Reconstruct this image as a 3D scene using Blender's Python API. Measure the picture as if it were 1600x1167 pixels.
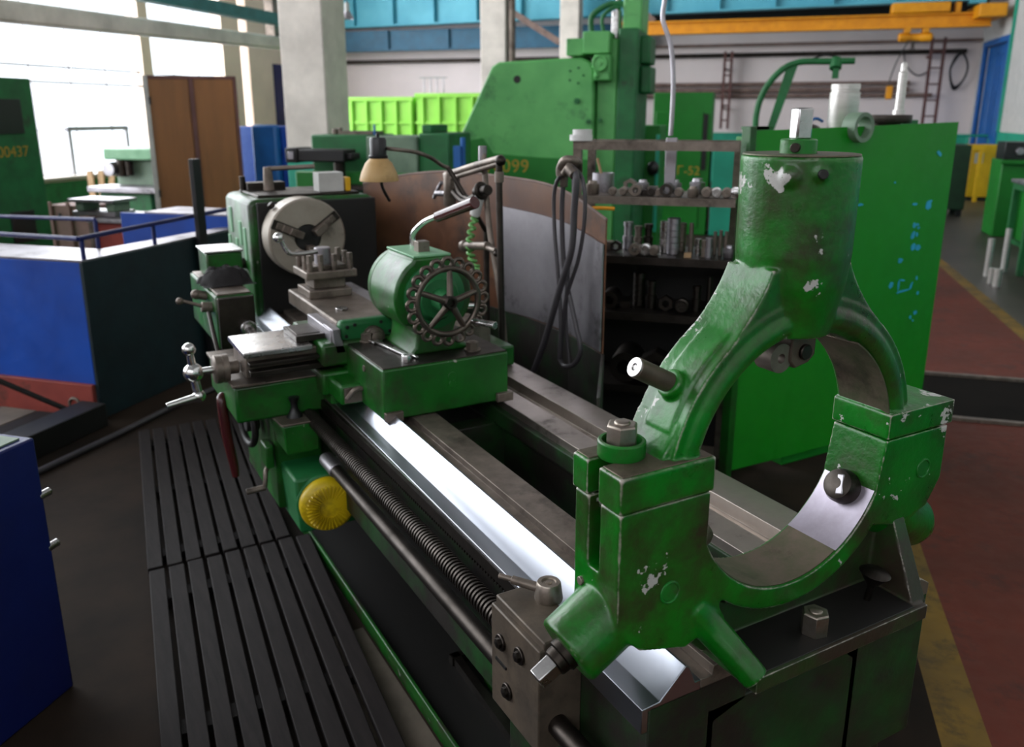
import bpy, bmesh, math, random
from mathutils import Matrix, Vector, noise
for o in list(bpy.data.objects): bpy.data.objects.remove(o)
R = math.radians
random.seed(7)
SC = bpy.context.scene

# ------------------------------------------------------------------ camera
FPX = 1300.0                      # focal length in pixels of the 1600 px wide frame
PITCH = math.atan(355/1300); YAW = R(29.4); CH = 1.65
FWD = Vector((math.sin(YAW)*math.cos(PITCH), math.cos(YAW)*math.cos(PITCH), -math.sin(PITCH)))
RGT = Vector((math.cos(YAW), -math.sin(YAW), 0)); UPV = RGT.cross(FWD)
cam_d = bpy.data.cameras.new('camera'); cam = bpy.data.objects.new('camera', cam_d)
SC.collection.objects.link(cam)
cm = Matrix((RGT, UPV, -FWD)).transposed().to_4x4(); cm.translation = (0, 0, CH)
cam.matrix_world = cm
cam_d.sensor_width = 36; cam_d.lens = 36*FPX/1600; cam_d.shift_y = -50.5/1600
cam_d.clip_start = 0.05; cam_d.clip_end = 200
cam_d.dof.use_dof = True; cam_d.dof.focus_distance = 1.55; cam_d.dof.aperture_fstop = 4.2
SC.camera = cam

# the hall is turned against the lathe: a = to the right, b = into the depth of the hall
PB = R(45.9)
BF = Matrix.Rotation(-PB, 4, 'Z')
LF = Matrix.Identity(4)
D1 = Vector((math.sin(PB), math.cos(PB), 0)); D2 = Vector((math.cos(PB), -math.sin(PB), 0))

# ------------------------------------------------------------------ world, daylight, exposure
w = bpy.data.worlds.new('world'); SC.world = w; w.use_nodes = True
bg = w.node_tree.nodes['Background']; bg.inputs[0].default_value = (0.86, 0.93, 1.0, 1); bg.inputs[1].default_value = 3.0
SC.view_settings.view_transform = 'Standard'; SC.view_settings.look = 'None'
SC.view_settings.gamma = 1; SC.view_settings.use_curve_mapping = False
SC.view_settings.exposure = -0.22

def area(name, a, b, z, sx, sy, power, facing, col=(1, 1, 1)):
    """daylight falling through a row of windows: a sheet of sky just outside the panes"""
    l = bpy.data.lights.new(name, 'AREA'); l.shape = 'RECTANGLE'; l.size = sx; l.size_y = sy; l.energy = power; l.color = col
    o = bpy.data.objects.new(name, l); SC.collection.objects.link(o)
    z_ax = -(BF.to_3x3() @ Vector(facing)); x_ax = Vector((0, 0, 1)).cross(z_ax).normalized(); y_ax = z_ax.cross(x_ax)
    m = Matrix((x_ax, y_ax, z_ax)).transposed().to_4x4(); m.translation = BF @ Vector((a, b, z)); o.matrix_world = m
    return o
area('daylight_left', -13.1, 10.6, 5.2, 16, 9.2, 4000, (1, 0, 0), (0.94, 0.97, 1.0))
area('daylight_left_near', -13.1, -0.6, 5.9, 6.2, 7.6, 800, (1, 0, 0), (0.94, 0.97, 1.0))
area('daylight_behind', 0.0, -7.9, 6.3, 15, 4.0, 230, (0, 1, -0.1), (1.0, 0.98, 0.95))

# ------------------------------------------------------------------ materials
def srgb(r, g, b):
    f = lambda c: (c/255/12.92) if c/255 <= 0.04045 else ((c/255+0.055)/1.055)**2.4
    return (f(r), f(g), f(b), 1)
MATS = {}
def nodes(name):
    m = bpy.data.materials.new(name); m.use_nodes = True
    nt = m.node_tree; p = nt.nodes['Principled BSDF']; MATS[name] = m
    return m, nt, p
def tex(nt, scale, detail=4, rough=0.6, kind='ShaderNodeTexNoise', stretch=None):
    tc = nt.nodes.new('ShaderNodeTexCoord'); n = nt.nodes.new(kind)
    src = tc.outputs['Object']
    if stretch:
        mp = nt.nodes.new('ShaderNodeMapping'); mp.inputs['Scale'].default_value = stretch
        nt.links.new(src, mp.inputs[0]); src = mp.outputs[0]
    nt.links.new(src, n.inputs['Vector'])
    n.inputs['Scale'].default_value = scale
    if kind == 'ShaderNodeTexNoise':
        n.inputs['Detail'].default_value = detail; n.inputs['Roughness'].default_value = rough
    return n
def ramp(nt, src, p0, p1):
    r = nt.nodes.new('ShaderNodeMapRange'); r.inputs[1].default_value = p0; r.inputs[2].default_value = p1
    nt.links.new(src, r.inputs[0]); return r.outputs[0]
def mix(nt, fac, c0, c1):
    m = nt.nodes.new('ShaderNodeMix'); m.data_type = 'RGBA'
    for k, c in ((6, c0), (7, c1)):
        if isinstance(c, tuple): m.inputs[k].default_value = c
        else: nt.links.new(c, m.inputs[k])
    if isinstance(fac, float): m.inputs[0].default_value = fac
    else: nt.links.new(fac, m.inputs[0])
    return m.outputs[2]
def bump(nt, p, h, strength, dist=0.002):
    b = nt.nodes.new('ShaderNodeBump'); b.inputs['Strength'].default_value = strength; b.inputs['Distance'].default_value = dist
    nt.links.new(h, b.inputs['Height']); nt.links.new(b.outputs[0], p.inputs['Normal'])
def paint(name, col, dark=None, rough=0.4, var=5.0, wear=0.0, chip=0.0, chipcol=(150, 150, 150), chipscale=22, dirt=0.0, dirtcol=(40, 34, 26), dirtscale=4, bmp=0.25, bscale=90):
    """old enamel: slow colour drift, grime in patches, chips down to bare metal"""
    m, nt, p = nodes(name)
    c = srgb(*col); d = srgb(*(dark or tuple(int(v*0.8) for v in col)))
    n = tex(nt, var, 3); out = mix(nt, ramp(nt, n.outputs[0], 0.35, 0.65), d, c)
    if dirt > 0:
        n2 = tex(nt, dirtscale, 8, 0.7); out = mix(nt, ramp(nt, n2.outputs[0], 0.62-0.3*dirt, 0.80-0.25*dirt), out, srgb(*dirtcol))
    if chip > 0:
        n3 = tex(nt, chipscale, 5, 0.65); f = ramp(nt, n3.outputs[0], 0.72-0.2*chip, 0.735-0.2*chip)
        out = mix(nt, f, out, srgb(*chipcol))
    if wear > 0:                                 # enamel rubbed off the raised edges
        ge = nt.nodes.new('ShaderNodeNewGeometry'); nw = tex(nt, 30, 5, 0.7)
        ad = nt.nodes.new('ShaderNodeMath'); ad.operation = 'MULTIPLY_ADD'; nt.links.new(nw.outputs[0], ad.inputs[0]); ad.inputs[1].default_value = 0.10; nt.links.new(ge.outputs['Pointiness'], ad.inputs[2])
        out = mix(nt, ramp(nt, ad.outputs[0], 0.605-0.03*wear, 0.64-0.03*wear), out, srgb(168, 160, 150))
    nt.links.new(out, p.inputs['Base Color'])
    n4 = tex(nt, bscale, 4); bump(nt, p, n4.outputs[0], bmp)
    r = tex(nt, 14, 4); rr = nt.nodes.new('ShaderNodeMapRange'); rr.inputs[3].default_value = max(0.05, rough-0.12); rr.inputs[4].default_value = min(1, rough+0.2)
    nt.links.new(r.outputs[0], rr.inputs[0]); nt.links.new(rr.outputs[0], p.inputs['Roughness'])
    return m
def metal(name, col, rough=0.35, col2=None, scale=12, bmp=0.08, bscale=120, metallic=1.0, stretch=None, grime=0.0):
    m, nt, p = nodes(name); p.inputs['Metallic'].default_value = metallic
    n = tex(nt, scale, 6, 0.65, stretch=stretch)
    out = mix(nt, ramp(nt, n.outputs[0], 0.35, 0.7), srgb(*col), srgb(*(col2 or tuple(int(v*0.7) for v in col))))
    if grime > 0:
        g = tex(nt, 6, 8, 0.7); out = mix(nt, ramp(nt, g.outputs[0], 0.6-0.25*grime, 0.8-0.25*grime), out, srgb(34, 28, 22))
    nt.links.new(out, p.inputs['Base Color'])
    rr = nt.nodes.new('ShaderNodeMapRange'); rr.inputs[3].default_value = max(0.04, rough-0.1); rr.inputs[4].default_value = min(1, rough+0.15)
    nt.links.new(n.outputs[0], rr.inputs[0]); nt.links.new(rr.outputs[0], p.inputs['Roughness'])
    n4 = tex(nt, bscale, 3); bump(nt, p, n4.outputs[0], bmp, 0.001)
    return m
def plain(name, col, rough=0.6, var=0.85, scale=6, bmp=0.1, bscale=60, spec=0.5, stretch=None):
    m, nt, p = nodes(name)
    n = tex(nt, scale, 6, 0.6, stretch=stretch)
    out = mix(nt, ramp(nt, n.outputs[0], 0.3, 0.7), srgb(*[int(v*var) for v in col]), srgb(*col))
    nt.links.new(out, p.inputs['Base Color']); p.inputs['Roughness'].default_value = rough
    p.inputs['Specular IOR Level'].default_value = spec
    n4 = tex(nt, bscale, 4); bump(nt, p, n4.outputs[0], bmp)
    return m
def emit(name, col, s):
    m, nt, p = nodes(name); p.inputs['Emission Color'].default_value = srgb(*col); p.inputs['Emission Strength'].default_value = s; return m

G_CAST = paint('cast_green', (6, 112, 20), (3, 86, 10), rough=0.28, var=7, wear=0.8, chip=0.42, chipcol=(176, 174, 170), chipscale=15, dirt=0.62, dirtcol=(46, 42, 26), dirtscale=5, bmp=0.45, bscale=70)
G_LATHE = paint('lathe_green', (14, 94, 20), (8, 68, 12), rough=0.36, chip=0.15, chipcol=(140, 140, 130), dirt=0.5, dirtcol=(40, 38, 26), dirtscale=6, bmp=0.3)
G_SMALL = paint('small_part_green', (20, 118, 36), (12, 96, 24), rough=0.35, chip=0.2, chipcol=(150, 150, 140), dirt=0.4, dirtcol=(50, 46, 32), dirtscale=9, bmp=0.3)
BRUSH = metal('brushed_steel', (214, 210, 206), 0.36, (186, 182, 178), 5, metallic=0.75, stretch=(1, 1, 12))
HWM = metal('dark_wheel_steel', (104, 94, 86), 0.34, (74, 66, 60), 14, metallic=0.85, grime=0.2)
CASTBR = metal('brown_cast', (94, 82, 70), 0.5, (68, 60, 52), 9, metallic=0.35, grime=0.3)
G_OILY = paint('oily_green', (14, 84, 22), (8, 64, 14), rough=0.4, var=7, wear=0.6, chip=0.12, chipcol=(120, 116, 108), dirt=0.9, dirtcol=(46, 38, 28), dirtscale=4.5, bmp=0.45, bscale=70)
G_BED = paint('bed_green', (10, 70, 18), (6, 52, 12), rough=0.5, var=4, dirt=0.95, dirtcol=(26, 21, 16), dirtscale=5, bmp=0.3)
WAY2 = metal('dull_way', (186, 176, 168), 0.42, (150, 140, 132), 3, grime=0.15)
CHUCKM = metal('chuck_steel', (160, 150, 138), 0.4, (140, 130, 118), 6, metallic=0.35, grime=0.05)
G_SHEET = paint('sheet_green', (3, 132, 8), (2, 124, 7), rough=0.5, var=2, chip=0.0, dirt=0.0, bmp=0.12, bscale=30)
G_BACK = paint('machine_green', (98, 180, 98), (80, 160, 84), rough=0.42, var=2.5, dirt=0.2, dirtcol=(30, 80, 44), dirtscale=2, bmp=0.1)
G_AISLE = paint('aisle_green', (10, 50, 24), (6, 40, 18), rough=0.5)
G_TBEAM = paint('grey_teal', (56, 122, 122), (44, 104, 104), rough=0.6)
G_DARK = paint('dark_green', (20, 106, 52), (14, 88, 42), rough=0.5, dirt=0.15)
G_DEEP = paint('deep_green', (10, 120, 28), (6, 104, 20), rough=0.45, var=1.5)
G_LIME = paint('lime_green', (158, 226, 84), (138, 208, 66), rough=0.5, var=1.2)
G_TEAL = paint('teal_paint', (30, 160, 130), (24, 140, 114), rough=0.55, var=1.5)
G_GREY = paint('grey_green', (112, 134, 112), (90, 112, 92), rough=0.5)
G_PALE = paint('pale_green', (120, 170, 130), (96, 150, 110), rough=0.4)
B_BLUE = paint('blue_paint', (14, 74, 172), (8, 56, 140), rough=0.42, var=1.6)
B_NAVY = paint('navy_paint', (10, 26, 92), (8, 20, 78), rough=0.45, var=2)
B_SIDE = paint('shaded_dark_teal', (15, 38, 44), (10, 28, 34), rough=0.5)  # teal-black side panel, the shade of that side partly in the colour
B_BEAM = paint('beam_blue', (24, 92, 122), (18, 80, 108), rough=0.5)
B_LIGHT = paint('light_blue_paint', (80, 124, 214), (64, 108, 200), rough=0.4)
B_GIRD = paint('girder_blue', (84, 172, 192), (66, 154, 176), rough=0.5, var=1)
B_DOOR = paint('door_blue', (20, 96, 170), (14, 84, 150), rough=0.45)
Y_CRANE = paint('crane_yellow', (232, 156, 8), (216, 140, 4), rough=0.5)
Y_MOT = paint('motor_yellow', (206, 178, 14), (188, 156, 8), rough=0.4, dirt=0.35, dirtcol=(60, 50, 14), dirtscale=9)
Y_CAB = paint('cabinet_yellow', (222, 172, 14), (204, 156, 6), rough=0.5)
RED = paint('oxide_red', (150, 62, 50), (130, 50, 42), rough=0.6, dirt=0.2)
BROWN_W = plain('plywood_brown', (142, 92, 48), 0.55, 0.86, 3, stretch=(3, 3, 0.4))
RUST = paint('rusty_guard', (116, 76, 50), (80, 50, 36), rough=0.48, var=3.5, dirt=0.35, dirtcol=(44, 34, 30), dirtscale=3, bmp=0.3, bscale=40)
GALV = metal('galvanised', (176, 172, 178), 0.42, (140, 136, 140), 3, grime=0.1)
STEEL = metal('bright_steel', (200, 198, 198), 0.25, (150, 146, 144))
WAY = metal('ground_way', (186, 190, 200), 0.25, (164, 168, 178), 2.5, bmp=0.03, stretch=(1, 0.25, 1))
OILST = metal('oily_steel', (134, 122, 112), 0.42, (92, 82, 74), 9, metallic=0.6, grime=0.3)
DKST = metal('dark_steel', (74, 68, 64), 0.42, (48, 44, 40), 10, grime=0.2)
BORE = metal('worn_bore', (110, 96, 84), 0.5, (70, 82, 54), 14, bmp=0.25, bscale=80, metallic=0.6, grime=0.3)
PLATE = metal('bare_plate', (176, 168, 182), 0.42, (140, 132, 140), 8, bmp=0.12, metallic=0.8)
CHROME = metal('polished_steel', (226, 226, 224), 0.16, (196, 196, 192), 3, stretch=(1, 1, 20))
BLACK = plain('black_enamel', (22, 22, 24), 0.4)
RUBBER = plain('black_rubber', (66, 62, 66), 0.42)
CLOTH = plain('black_cloth', (26, 23, 24), 0.9)
PLASTER = plain('peach_plaster', (250, 226, 206), 0.9, 0.9, 0.8, bmp=0.2, bscale=10)
BARW = plain('pale_window_bar', (190, 190, 196), 0.6)
NUTM = metal('nut_steel', (170, 160, 150), 0.36, (130, 120, 110), 20)
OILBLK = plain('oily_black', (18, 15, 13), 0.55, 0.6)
MAROON = plain('maroon_grip', (74, 28, 28), 0.25)
CREAM = paint('lamp_cream', (196, 164, 112), (176, 140, 88), rough=0.5, dirt=0.2, dirtcol=(120, 90, 56))
WHITE = plain('white_enamel', (214, 212, 210), 0.5)
PAPER = plain('white_card', (196, 194, 190), 0.8)
WALLW = plain('white_plaster', (234, 222, 222), 0.9, 0.94, 0.6, bmp=0.2, bscale=12)
CONC = plain('rough_concrete', (238, 228, 218), 0.9, 0.8, 1.8, bmp=0.6, bscale=14)
CEIL = plain('ceiling_paint', (150, 150, 150), 0.95)
WOODK = plain('pink_timber', (152, 112, 104), 0.75, 0.75, 4)
TIMBER = plain('raw_timber', (196, 160, 120), 0.8, 0.8, 5)
DUCK = plain('oiled_board', (42, 37, 36), 0.7, 0.7, 9, bmp=0.6, bscale=26, spec=0.15, stretch=(6, 0.6, 6))
SPRING = paint('green_plastic', (110, 170, 96), (84, 150, 72), rough=0.3)
PIPE = paint('brown_pipe', (130, 108, 100), (104, 84, 78), rough=0.7)
LADDER = paint('ladder_brown', (104, 66, 62), (84, 52, 50), rough=0.6)
CYAN = plain('cyan_paint_mark', (40, 170, 216), 0.6)
YTEXT = plain('yellow_marking', (186, 150, 40), 0.6, 0.8, 30)
BLUEP = plain('blue_plastic', (40, 120, 210), 0.4)
F_DIRT = plain('floor_dirt', (50, 38, 28), 0.9, 0.35, 1.6, bmp=0.6, bscale=22, spec=0.2)
F_RED = paint('floor_red', (108, 42, 24), (82, 33, 18), rough=0.75, var=1.5, dirt=0.3, dirtcol=(40, 30, 26), dirtscale=3, bmp=0.35, bscale=25)
F_GREY = plain('floor_grey', (74, 66, 60), 0.45, 0.7, 1.2, bmp=0.15, bscale=10)
F_STRIPE = paint('floor_yellow', (128, 96, 10), (96, 72, 10), rough=0.6, var=3, dirt=0.4, dirtcol=(56, 46, 26), dirtscale=7)
F_BLACK = plain('black_floor_plate', (24, 19, 16), 0.9, 0.7, 5, spec=0.1)
F_LIGHT = plain('light_patch_and_plank', (112, 100, 88), 0.8, 0.7, 5, bmp=0.4, bscale=30)  # pale tone for the painted patch of floor light, and for one plank
def glass_mat():
    m, nt, p = nodes('window_glass'); out = nt.nodes['Material Output']
    t = nt.nodes.new('ShaderNodeBsdfTransparent'); g = nt.nodes.new('ShaderNodeBsdfGlossy'); g.inputs['Roughness'].default_value = 0.03
    mx = nt.nodes.new('ShaderNodeMixShader'); mx.inputs[0].default_value = 0.06
    nt.links.new(t.outputs[0], mx.inputs[1]); nt.links.new(g.outputs[0], mx.inputs[2]); nt.links.new(mx.outputs[0], out.inputs[0])
    return m
GLASS = glass_mat()
def brick_mat():
    m, nt, p = nodes('white_brick'); tc = nt.nodes.new('ShaderNodeTexCoord'); mp = nt.nodes.new('ShaderNodeMapping')
    mp.inputs['Rotation'].default_value = (R(90), 0, R(90)); nt.links.new(tc.outputs['Object'], mp.inputs[0])
    b = nt.nodes.new('ShaderNodeTexBrick'); nt.links.new(mp.outputs[0], b.inputs['Vector']); b.inputs['Scale'].default_value = 4.5
    b.inputs['Color1'].default_value = srgb(216, 214, 212); b.inputs['Color2'].default_value = srgb(200, 200, 198); b.inputs['Mortar'].default_value = srgb(140, 138, 138)
    nt.links.new(b.outputs[0], p.inputs['Base Color']); p.inputs['Roughness'].default_value = 0.8
    return m
BRICK = brick_mat()

# ------------------------------------------------------------------ mesh builder
WM = {}                                          # own record of world matrices
def link(o): SC.collection.objects.link(o)
def smoothpath(pts, k=6):
    pts = [Vector(p) for p in pts]; out = []
    for i in range(len(pts)-1):
        p0 = pts[max(i-1, 0)]; p1 = pts[i]; p2 = pts[i+1]; p3 = pts[min(i+2, len(pts)-1)]
        for j in range(k):
            t = j/k
            out.append(0.5*((2*p1)+(p2-p0)*t+(2*p0-5*p1+4*p2-p3)*t*t+(3*p1-p0-3*p2+p3)*t**3))
    out.append(pts[-1]); return out
def perp(d):
    d = d.normalized(); h = Vector((0, 0, 1)) if abs(d.z) < 0.9 else Vector((1, 0, 0))
    u = d.cross(h).normalized(); return u, d.cross(u).normalized()
class MB:
    def __init__(s, frame=LF): s.bm = bmesh.new(); s.f = frame
    def v(s, p): return s.bm.verts.new(s.f @ Vector(p))
    def face(s, vs, mi=0):
        try: f = s.bm.faces.new(vs); f.material_index = mi; return f
        except ValueError: return None
    def box(s, x0, y0, z0, x1, y1, z1, mi=0):
        vs = [s.v((x, y, z)) for z in (z0, z1) for x, y in ((x0, y0), (x1, y0), (x1, y1), (x0, y1))]
        for q in ((3, 2, 1, 0), (4, 5, 6, 7), (0, 1, 5, 4), (1, 2, 6, 5), (2, 3, 7, 6), (3, 0, 4, 7)): s.face([vs[i] for i in q], mi)
        return s
    def hexa(s, lo, hi, mi=0):                   # two quads (counter-clockwise from above): a tapered block
        vs = [s.v(p) for p in list(lo)+list(hi)]
        for q in ((3, 2, 1, 0), (4, 5, 6, 7), (0, 1, 5, 4), (1, 2, 6, 5), (2, 3, 7, 6), (3, 0, 4, 7)): s.face([vs[i] for i in q], mi)
        return s
    def obox(s, c, u, v, hu, hv, hw):            # centre, two axes, half sizes
        c = Vector(c); u = Vector(u).normalized(); v = Vector(v); v = (v-u*v.dot(u)).normalized(); ww = u.cross(v)
        vs = [s.v(c+u*hu*i+v*hv*j+ww*hw*k) for k in (-1, 1) for i, j in ((-1, -1), (1, -1), (1, 1), (-1, 1))]
        for q in ((3, 2, 1, 0), (4, 5, 6, 7), (0, 1, 5, 4), (1, 2, 6, 5), (2, 3, 7, 6), (3, 0, 4, 7)): s.face([vs[i] for i in q])
        return s
    def rev(s, p, d, prof, n=28, cap0=True, cap1=True, phase=0.0):     # prof: (radius, distance along d)
        p = Vector(p); d = Vector(d).normalized(); u, v = perp(d); rings = []
        for r, h in prof:
            rings.append([s.v(p+d*h+(u*math.cos(phase+2*math.pi*i/n)+v*math.sin(phase+2*math.pi*i/n))*r) for i in range(n)])
        for a, b in zip(rings, rings[1:]):
            for i in range(n): s.face([a[i], b[i], b[(i+1) % n], a[(i+1) % n]])
        if cap0: s.face(rings[0])
        if cap1: s.face(rings[-1][::-1])
        return s
    def cyl(s, p0, p1, r0, r1=None, n=24):
        p0 = Vector(p0); p1 = Vector(p1); L = (p1-p0).length; r1 = r0 if r1 is None else r1
        c = min(0.12*min(r0, r1), 0.003, L*0.2)
        return s.rev(p0, p1-p0, [(r0-c, 0), (r0, c), (r1, L-c), (r1-c, L)], n)
    def pipe(s, p0, p1, r0, r1, n=32):           # hollow sleeve: outer r0, inner r1
        p0 = Vector(p0); p1 = Vector(p1); L = (p1-p0).length
        return s.rev(p0, p1-p0, [(r1, 0), (r0, 0), (r0, L), (r1, L), (r1, 0)], n, False, False)
    def hexnut(s, p, d, r, h):
        d = Vector(d).normalized()
        s.rev(p, d, [(r, 0), (r, h*0.94), (r*0.9, h)], 6, phase=0.3)
        return s.rev(Vector(p)+d*h*0.98, d, [(r*0.5, 0), (r*0.5, h*0.06), (r*0.4, h*0.1)], 16)
    def tube(s, pts, r, n=10, k=6, smooth=True):
        P = smoothpath(pts, k) if smooth and len(pts) > 2 else [Vector(p) for p in pts]
        rad = r if callable(r) else (lambda t: r)
        t0 = (P[1]-P[0]).normalized(); u, _ = perp(t0); rings = []
        for i, p in enumerate(P):
            t = (P[min(i+1, len(P)-1)]-P[max(i-1, 0)]).normalized()
            u = (u-t*u.dot(t)).normalized(); v = t.cross(u); rr = rad(i/(len(P)-1))
            rings.append([s.v(p+(u*math.cos(2*math.pi*j/n)+v*math.sin(2*math.pi*j/n))*rr) for j in range(n)])
        for a, b in zip(rings, rings[1:]):
            for j in range(n): s.face([a[j], a[(j+1) % n], b[(j+1) % n], b[j]])
        s.face(rings[0][::-1]); s.face(rings[-1]); return s
    def torus(s, c, d, RR, r, n=32, m=10):
        c = Vector(c); d = Vector(d).normalized(); u, v = perp(d); rings = []
        for i in range(n):
            e = u*math.cos(2*math.pi*i/n)+v*math.sin(2*math.pi*i/n)
            rings.append([s.v(c+e*(RR+r*math.cos(2*math.pi*j/m))+d*r*math.sin(2*math.pi*j/m)) for j in range(m)])
        for i in range(n):
            a = rings[i]; b = rings[(i+1) % n]
            for j in range(m): s.face([a[j], a[(j+1) % m], b[(j+1) % m], b[j]])
        return s
    def ball(s, c, r, sx=1, sy=1, sz=1, n=16):
        c = Vector(c); rings = []; m = n//2
        top = s.v(c+Vector((0, 0, r*sz))); bot = s.v(c-Vector((0, 0, r*sz)))
        for i in range(1, m):
            th = math.pi*i/m
            rings.append([s.v(c+Vector((r*sx*math.sin(th)*math.cos(2*math.pi*j/n), r*sy*math.sin(th)*math.sin(2*math.pi*j/n), r*sz*math.cos(th)))) for j in range(n)])
        for a, b in zip(rings, rings[1:]):
            for j in range(n): s.face([a[j], b[j], b[(j+1) % n], a[(j+1) % n]])
        for j in range(n):
            s.face([top, rings[0][j], rings[0][(j+1) % n]]); s.face([bot, rings[-1][(j+1) % n], rings[-1][j]])
        return s
    def prism(s, pts, h0, h1, ax='y', mi=0):     # outline extruded along an axis: 'y' takes (x, z), 'x' takes (y, z), 'z' takes (x, y)
        mk = {'y': lambda p, h: (p[0], h, p[1]), 'x': lambda p, h: (h, p[0], p[1]), 'z': lambda p, h: (p[0], p[1], h)}[ax]
        a = [s.v(mk(p, h0)) for p in pts]; b = [s.v(mk(p, h1)) for p in pts]; n = len(pts)
        s.face(a, mi); s.face(b[::-1], mi)
        for i in range(n): s.face([a[i], b[i], b[(i+1) % n], a[(i+1) % n]], mi)
        return s
    def arc(s, cx, cz, r0, r1, a0, a1, y0, y1, n=40):   # a piece of ring standing in the x-z plane
        q = []
        for i in range(n+1):
            t = R(a0+(a1-a0)*i/n); c, sn = math.cos(t), math.sin(t)
            q.append([s.v((cx+r*c, y, cz+r*sn)) for r, y in ((r0, y0), (r1, y0), (r1, y1), (r0, y1))])
        for a, b in zip(q, q[1:]):
            for j in range(4): s.face([a[j], a[(j+1) % 4], b[(j+1) % 4], b[j]])
        s.face(q[0][::-1]); s.face(q[-1]); return s
    def build(s, name, mats, parent=None, bevel=0.0, angle=40, remesh=0.0, loc=None, segs=2):
        bm = s.bm
        bmesh.ops.recalc_face_normals(bm, faces=bm.faces)
        if parent is not None: P = WM[parent]
        elif loc is not None: P = s.f @ Matrix.Translation(Vector(loc))
        else:
            co = [v.co for v in bm.verts]
            P = Matrix.Translation(((min(c.x for c in co)+max(c.x for c in co))/2, (min(c.y for c in co)+max(c.y for c in co))/2, min(c.z for c in co)))
        bm.transform(P.inverted())
        me = bpy.data.meshes.new(name); bm.to_mesh(me); bm.free()
        mats = mats if isinstance(mats, (list, tuple)) else [mats]
        for m in mats: me.materials.append(m)
        for p in me.polygons: p.use_smooth = True
        if not remesh: me.set_sharp_from_angle(angle=R(angle))
        o = bpy.data.objects.new(name, me); link(o); WM[o] = P.copy()
        if parent is not None: o.parent = parent
        else: o.matrix_world = P
        if remesh:
            r = o.modifiers.new('cast', 'REMESH'); r.mode = 'VOXEL'; r.voxel_size = remesh; r.use_smooth_shade = True
            q = o.modifiers.new('soft', 'SMOOTH'); q.factor = 0.5; q.iterations = 5
        if bevel:
            b = o.modifiers.new('edge', 'BEVEL'); b.width = bevel; b.segments = segs; b.limit_method = 'ANGLE'; b.angle_limit = R(35)
        return o
def tag(o, label, cat, group=None, kind=None):
    o['label'] = label; o['category'] = cat
    if group: o['group'] = group
    if kind: o['kind'] = kind
    return o
def thing(name, label, cat, loc=(0, 0, 0), frame=LF, group=None):
    o = bpy.data.objects.new(name, None); link(o); o.empty_display_size = 0.05
    m = frame @ Matrix.Translation(Vector(loc)); o.matrix_world = m; WM[o] = m.copy()
    return tag(o, label, cat, group)
def struct(o, label=None):
    o['kind'] = 'structure'
    if label: o['label'] = label
    return o
def lettering(txt, size, mat, parent, origin, xdir, updir, name='painted_number', spacing=1.0):
    """painted characters as a thin mesh lying just proud of a surface; origin, xdir, updir in the world"""
    cu = bpy.data.curves.new(name, 'FONT'); cu.body = txt; cu.size = size; cu.extrude = 0.0008; cu.space_character = spacing
    t = bpy.data.objects.new(name, cu); link(t)
    me = bpy.data.meshes.new_from_object(t.evaluated_get(bpy.context.evaluated_depsgraph_get()))
    bpy.data.objects.remove(t)
    x = Vector(xdir).normalized(); y = Vector(updir).normalized(); m = Matrix((x, y, x.cross(y))).transposed().to_4x4(); m.translation = Vector(origin)
    me.transform(WM[parent].inverted() @ m); me.materials.clear(); me.materials.append(mat)
    o = bpy.data.objects.new(name, me); link(o); o.parent = parent; WM[o] = WM[parent].copy(); return o
def on_x(px, py, X): d = FWD*FPX+RGT*(px-800)-UPV*(py-533); return Vector((0, 0, CH))+d*(X/d.x)
def on_y(px, py, Y): d = FWD*FPX+RGT*(px-800)-UPV*(py-533); return Vector((0, 0, CH))+d*(Y/d.y)
def on_z(px, py, Z): d = FWD*FPX+RGT*(px-800)-UPV*(py-533); return Vector((0, 0, CH))+d*((Z-CH)/d.z)
def on_b(px, py, b):                             # a point of the hall (a, b, z) where the plane at depth b meets the sight line
    d = FWD*FPX+RGT*(px-800)-UPV*(py-533); p = Vector((0, 0, CH))+d*(b/d.dot(D1)); return Vector((p.dot(D2), p.dot(D1), p.z))
def on_a(px, py, a):
    d = FWD*FPX+RGT*(px-800)-UPV*(py-533); p = Vector((0, 0, CH))+d*(a/d.dot(D2)); return Vector((p.dot(D2), p.dot(D1), p.z))
# ================================================================== THE HALL
AL, AR, BB, BN, ZC = -12.4, 4.5, 22.0, -7.0, 10.4
def floor():
    m = MB(BF)
    av = [AL-0.3, 0.58, 0.71, 1.98, 2.10, AR+0.3]; bv = [BN-0.3, 4.9, 5.78, BB+0.3]
    for i in range(5):
        for j in range(3):
            mi = 0
            if i == 1 and j == 0: mi = 3
            elif i in (2, 3, 4) and j == 1: mi = 4
            elif i == 3 and j == 2: mi = 3
            elif i == 4: mi = 2
            elif i in (2, 3): mi = 1
            vs = [m.v((a, b, 0)) for a, b in ((av[i], bv[j]), (av[i+1], bv[j]), (av[i+1], bv[j+1]), (av[i], bv[j+1]))]
            m.face(vs, mi)
    bmesh.ops.remove_doubles(m.bm, verts=m.bm.verts, dist=1e-5)
    r = bmesh.ops.extrude_face_region(m.bm, geom=list(m.bm.faces))
    for v in [g for g in r['geom'] if isinstance(g, bmesh.types.BMVert)]: v.co.z -= 0.2
    struct(m.build('floor', [F_DIRT, F_RED, F_GREY, F_STRIPE, F_BLACK], loc=(0, 0, 0)))
floor()
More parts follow.
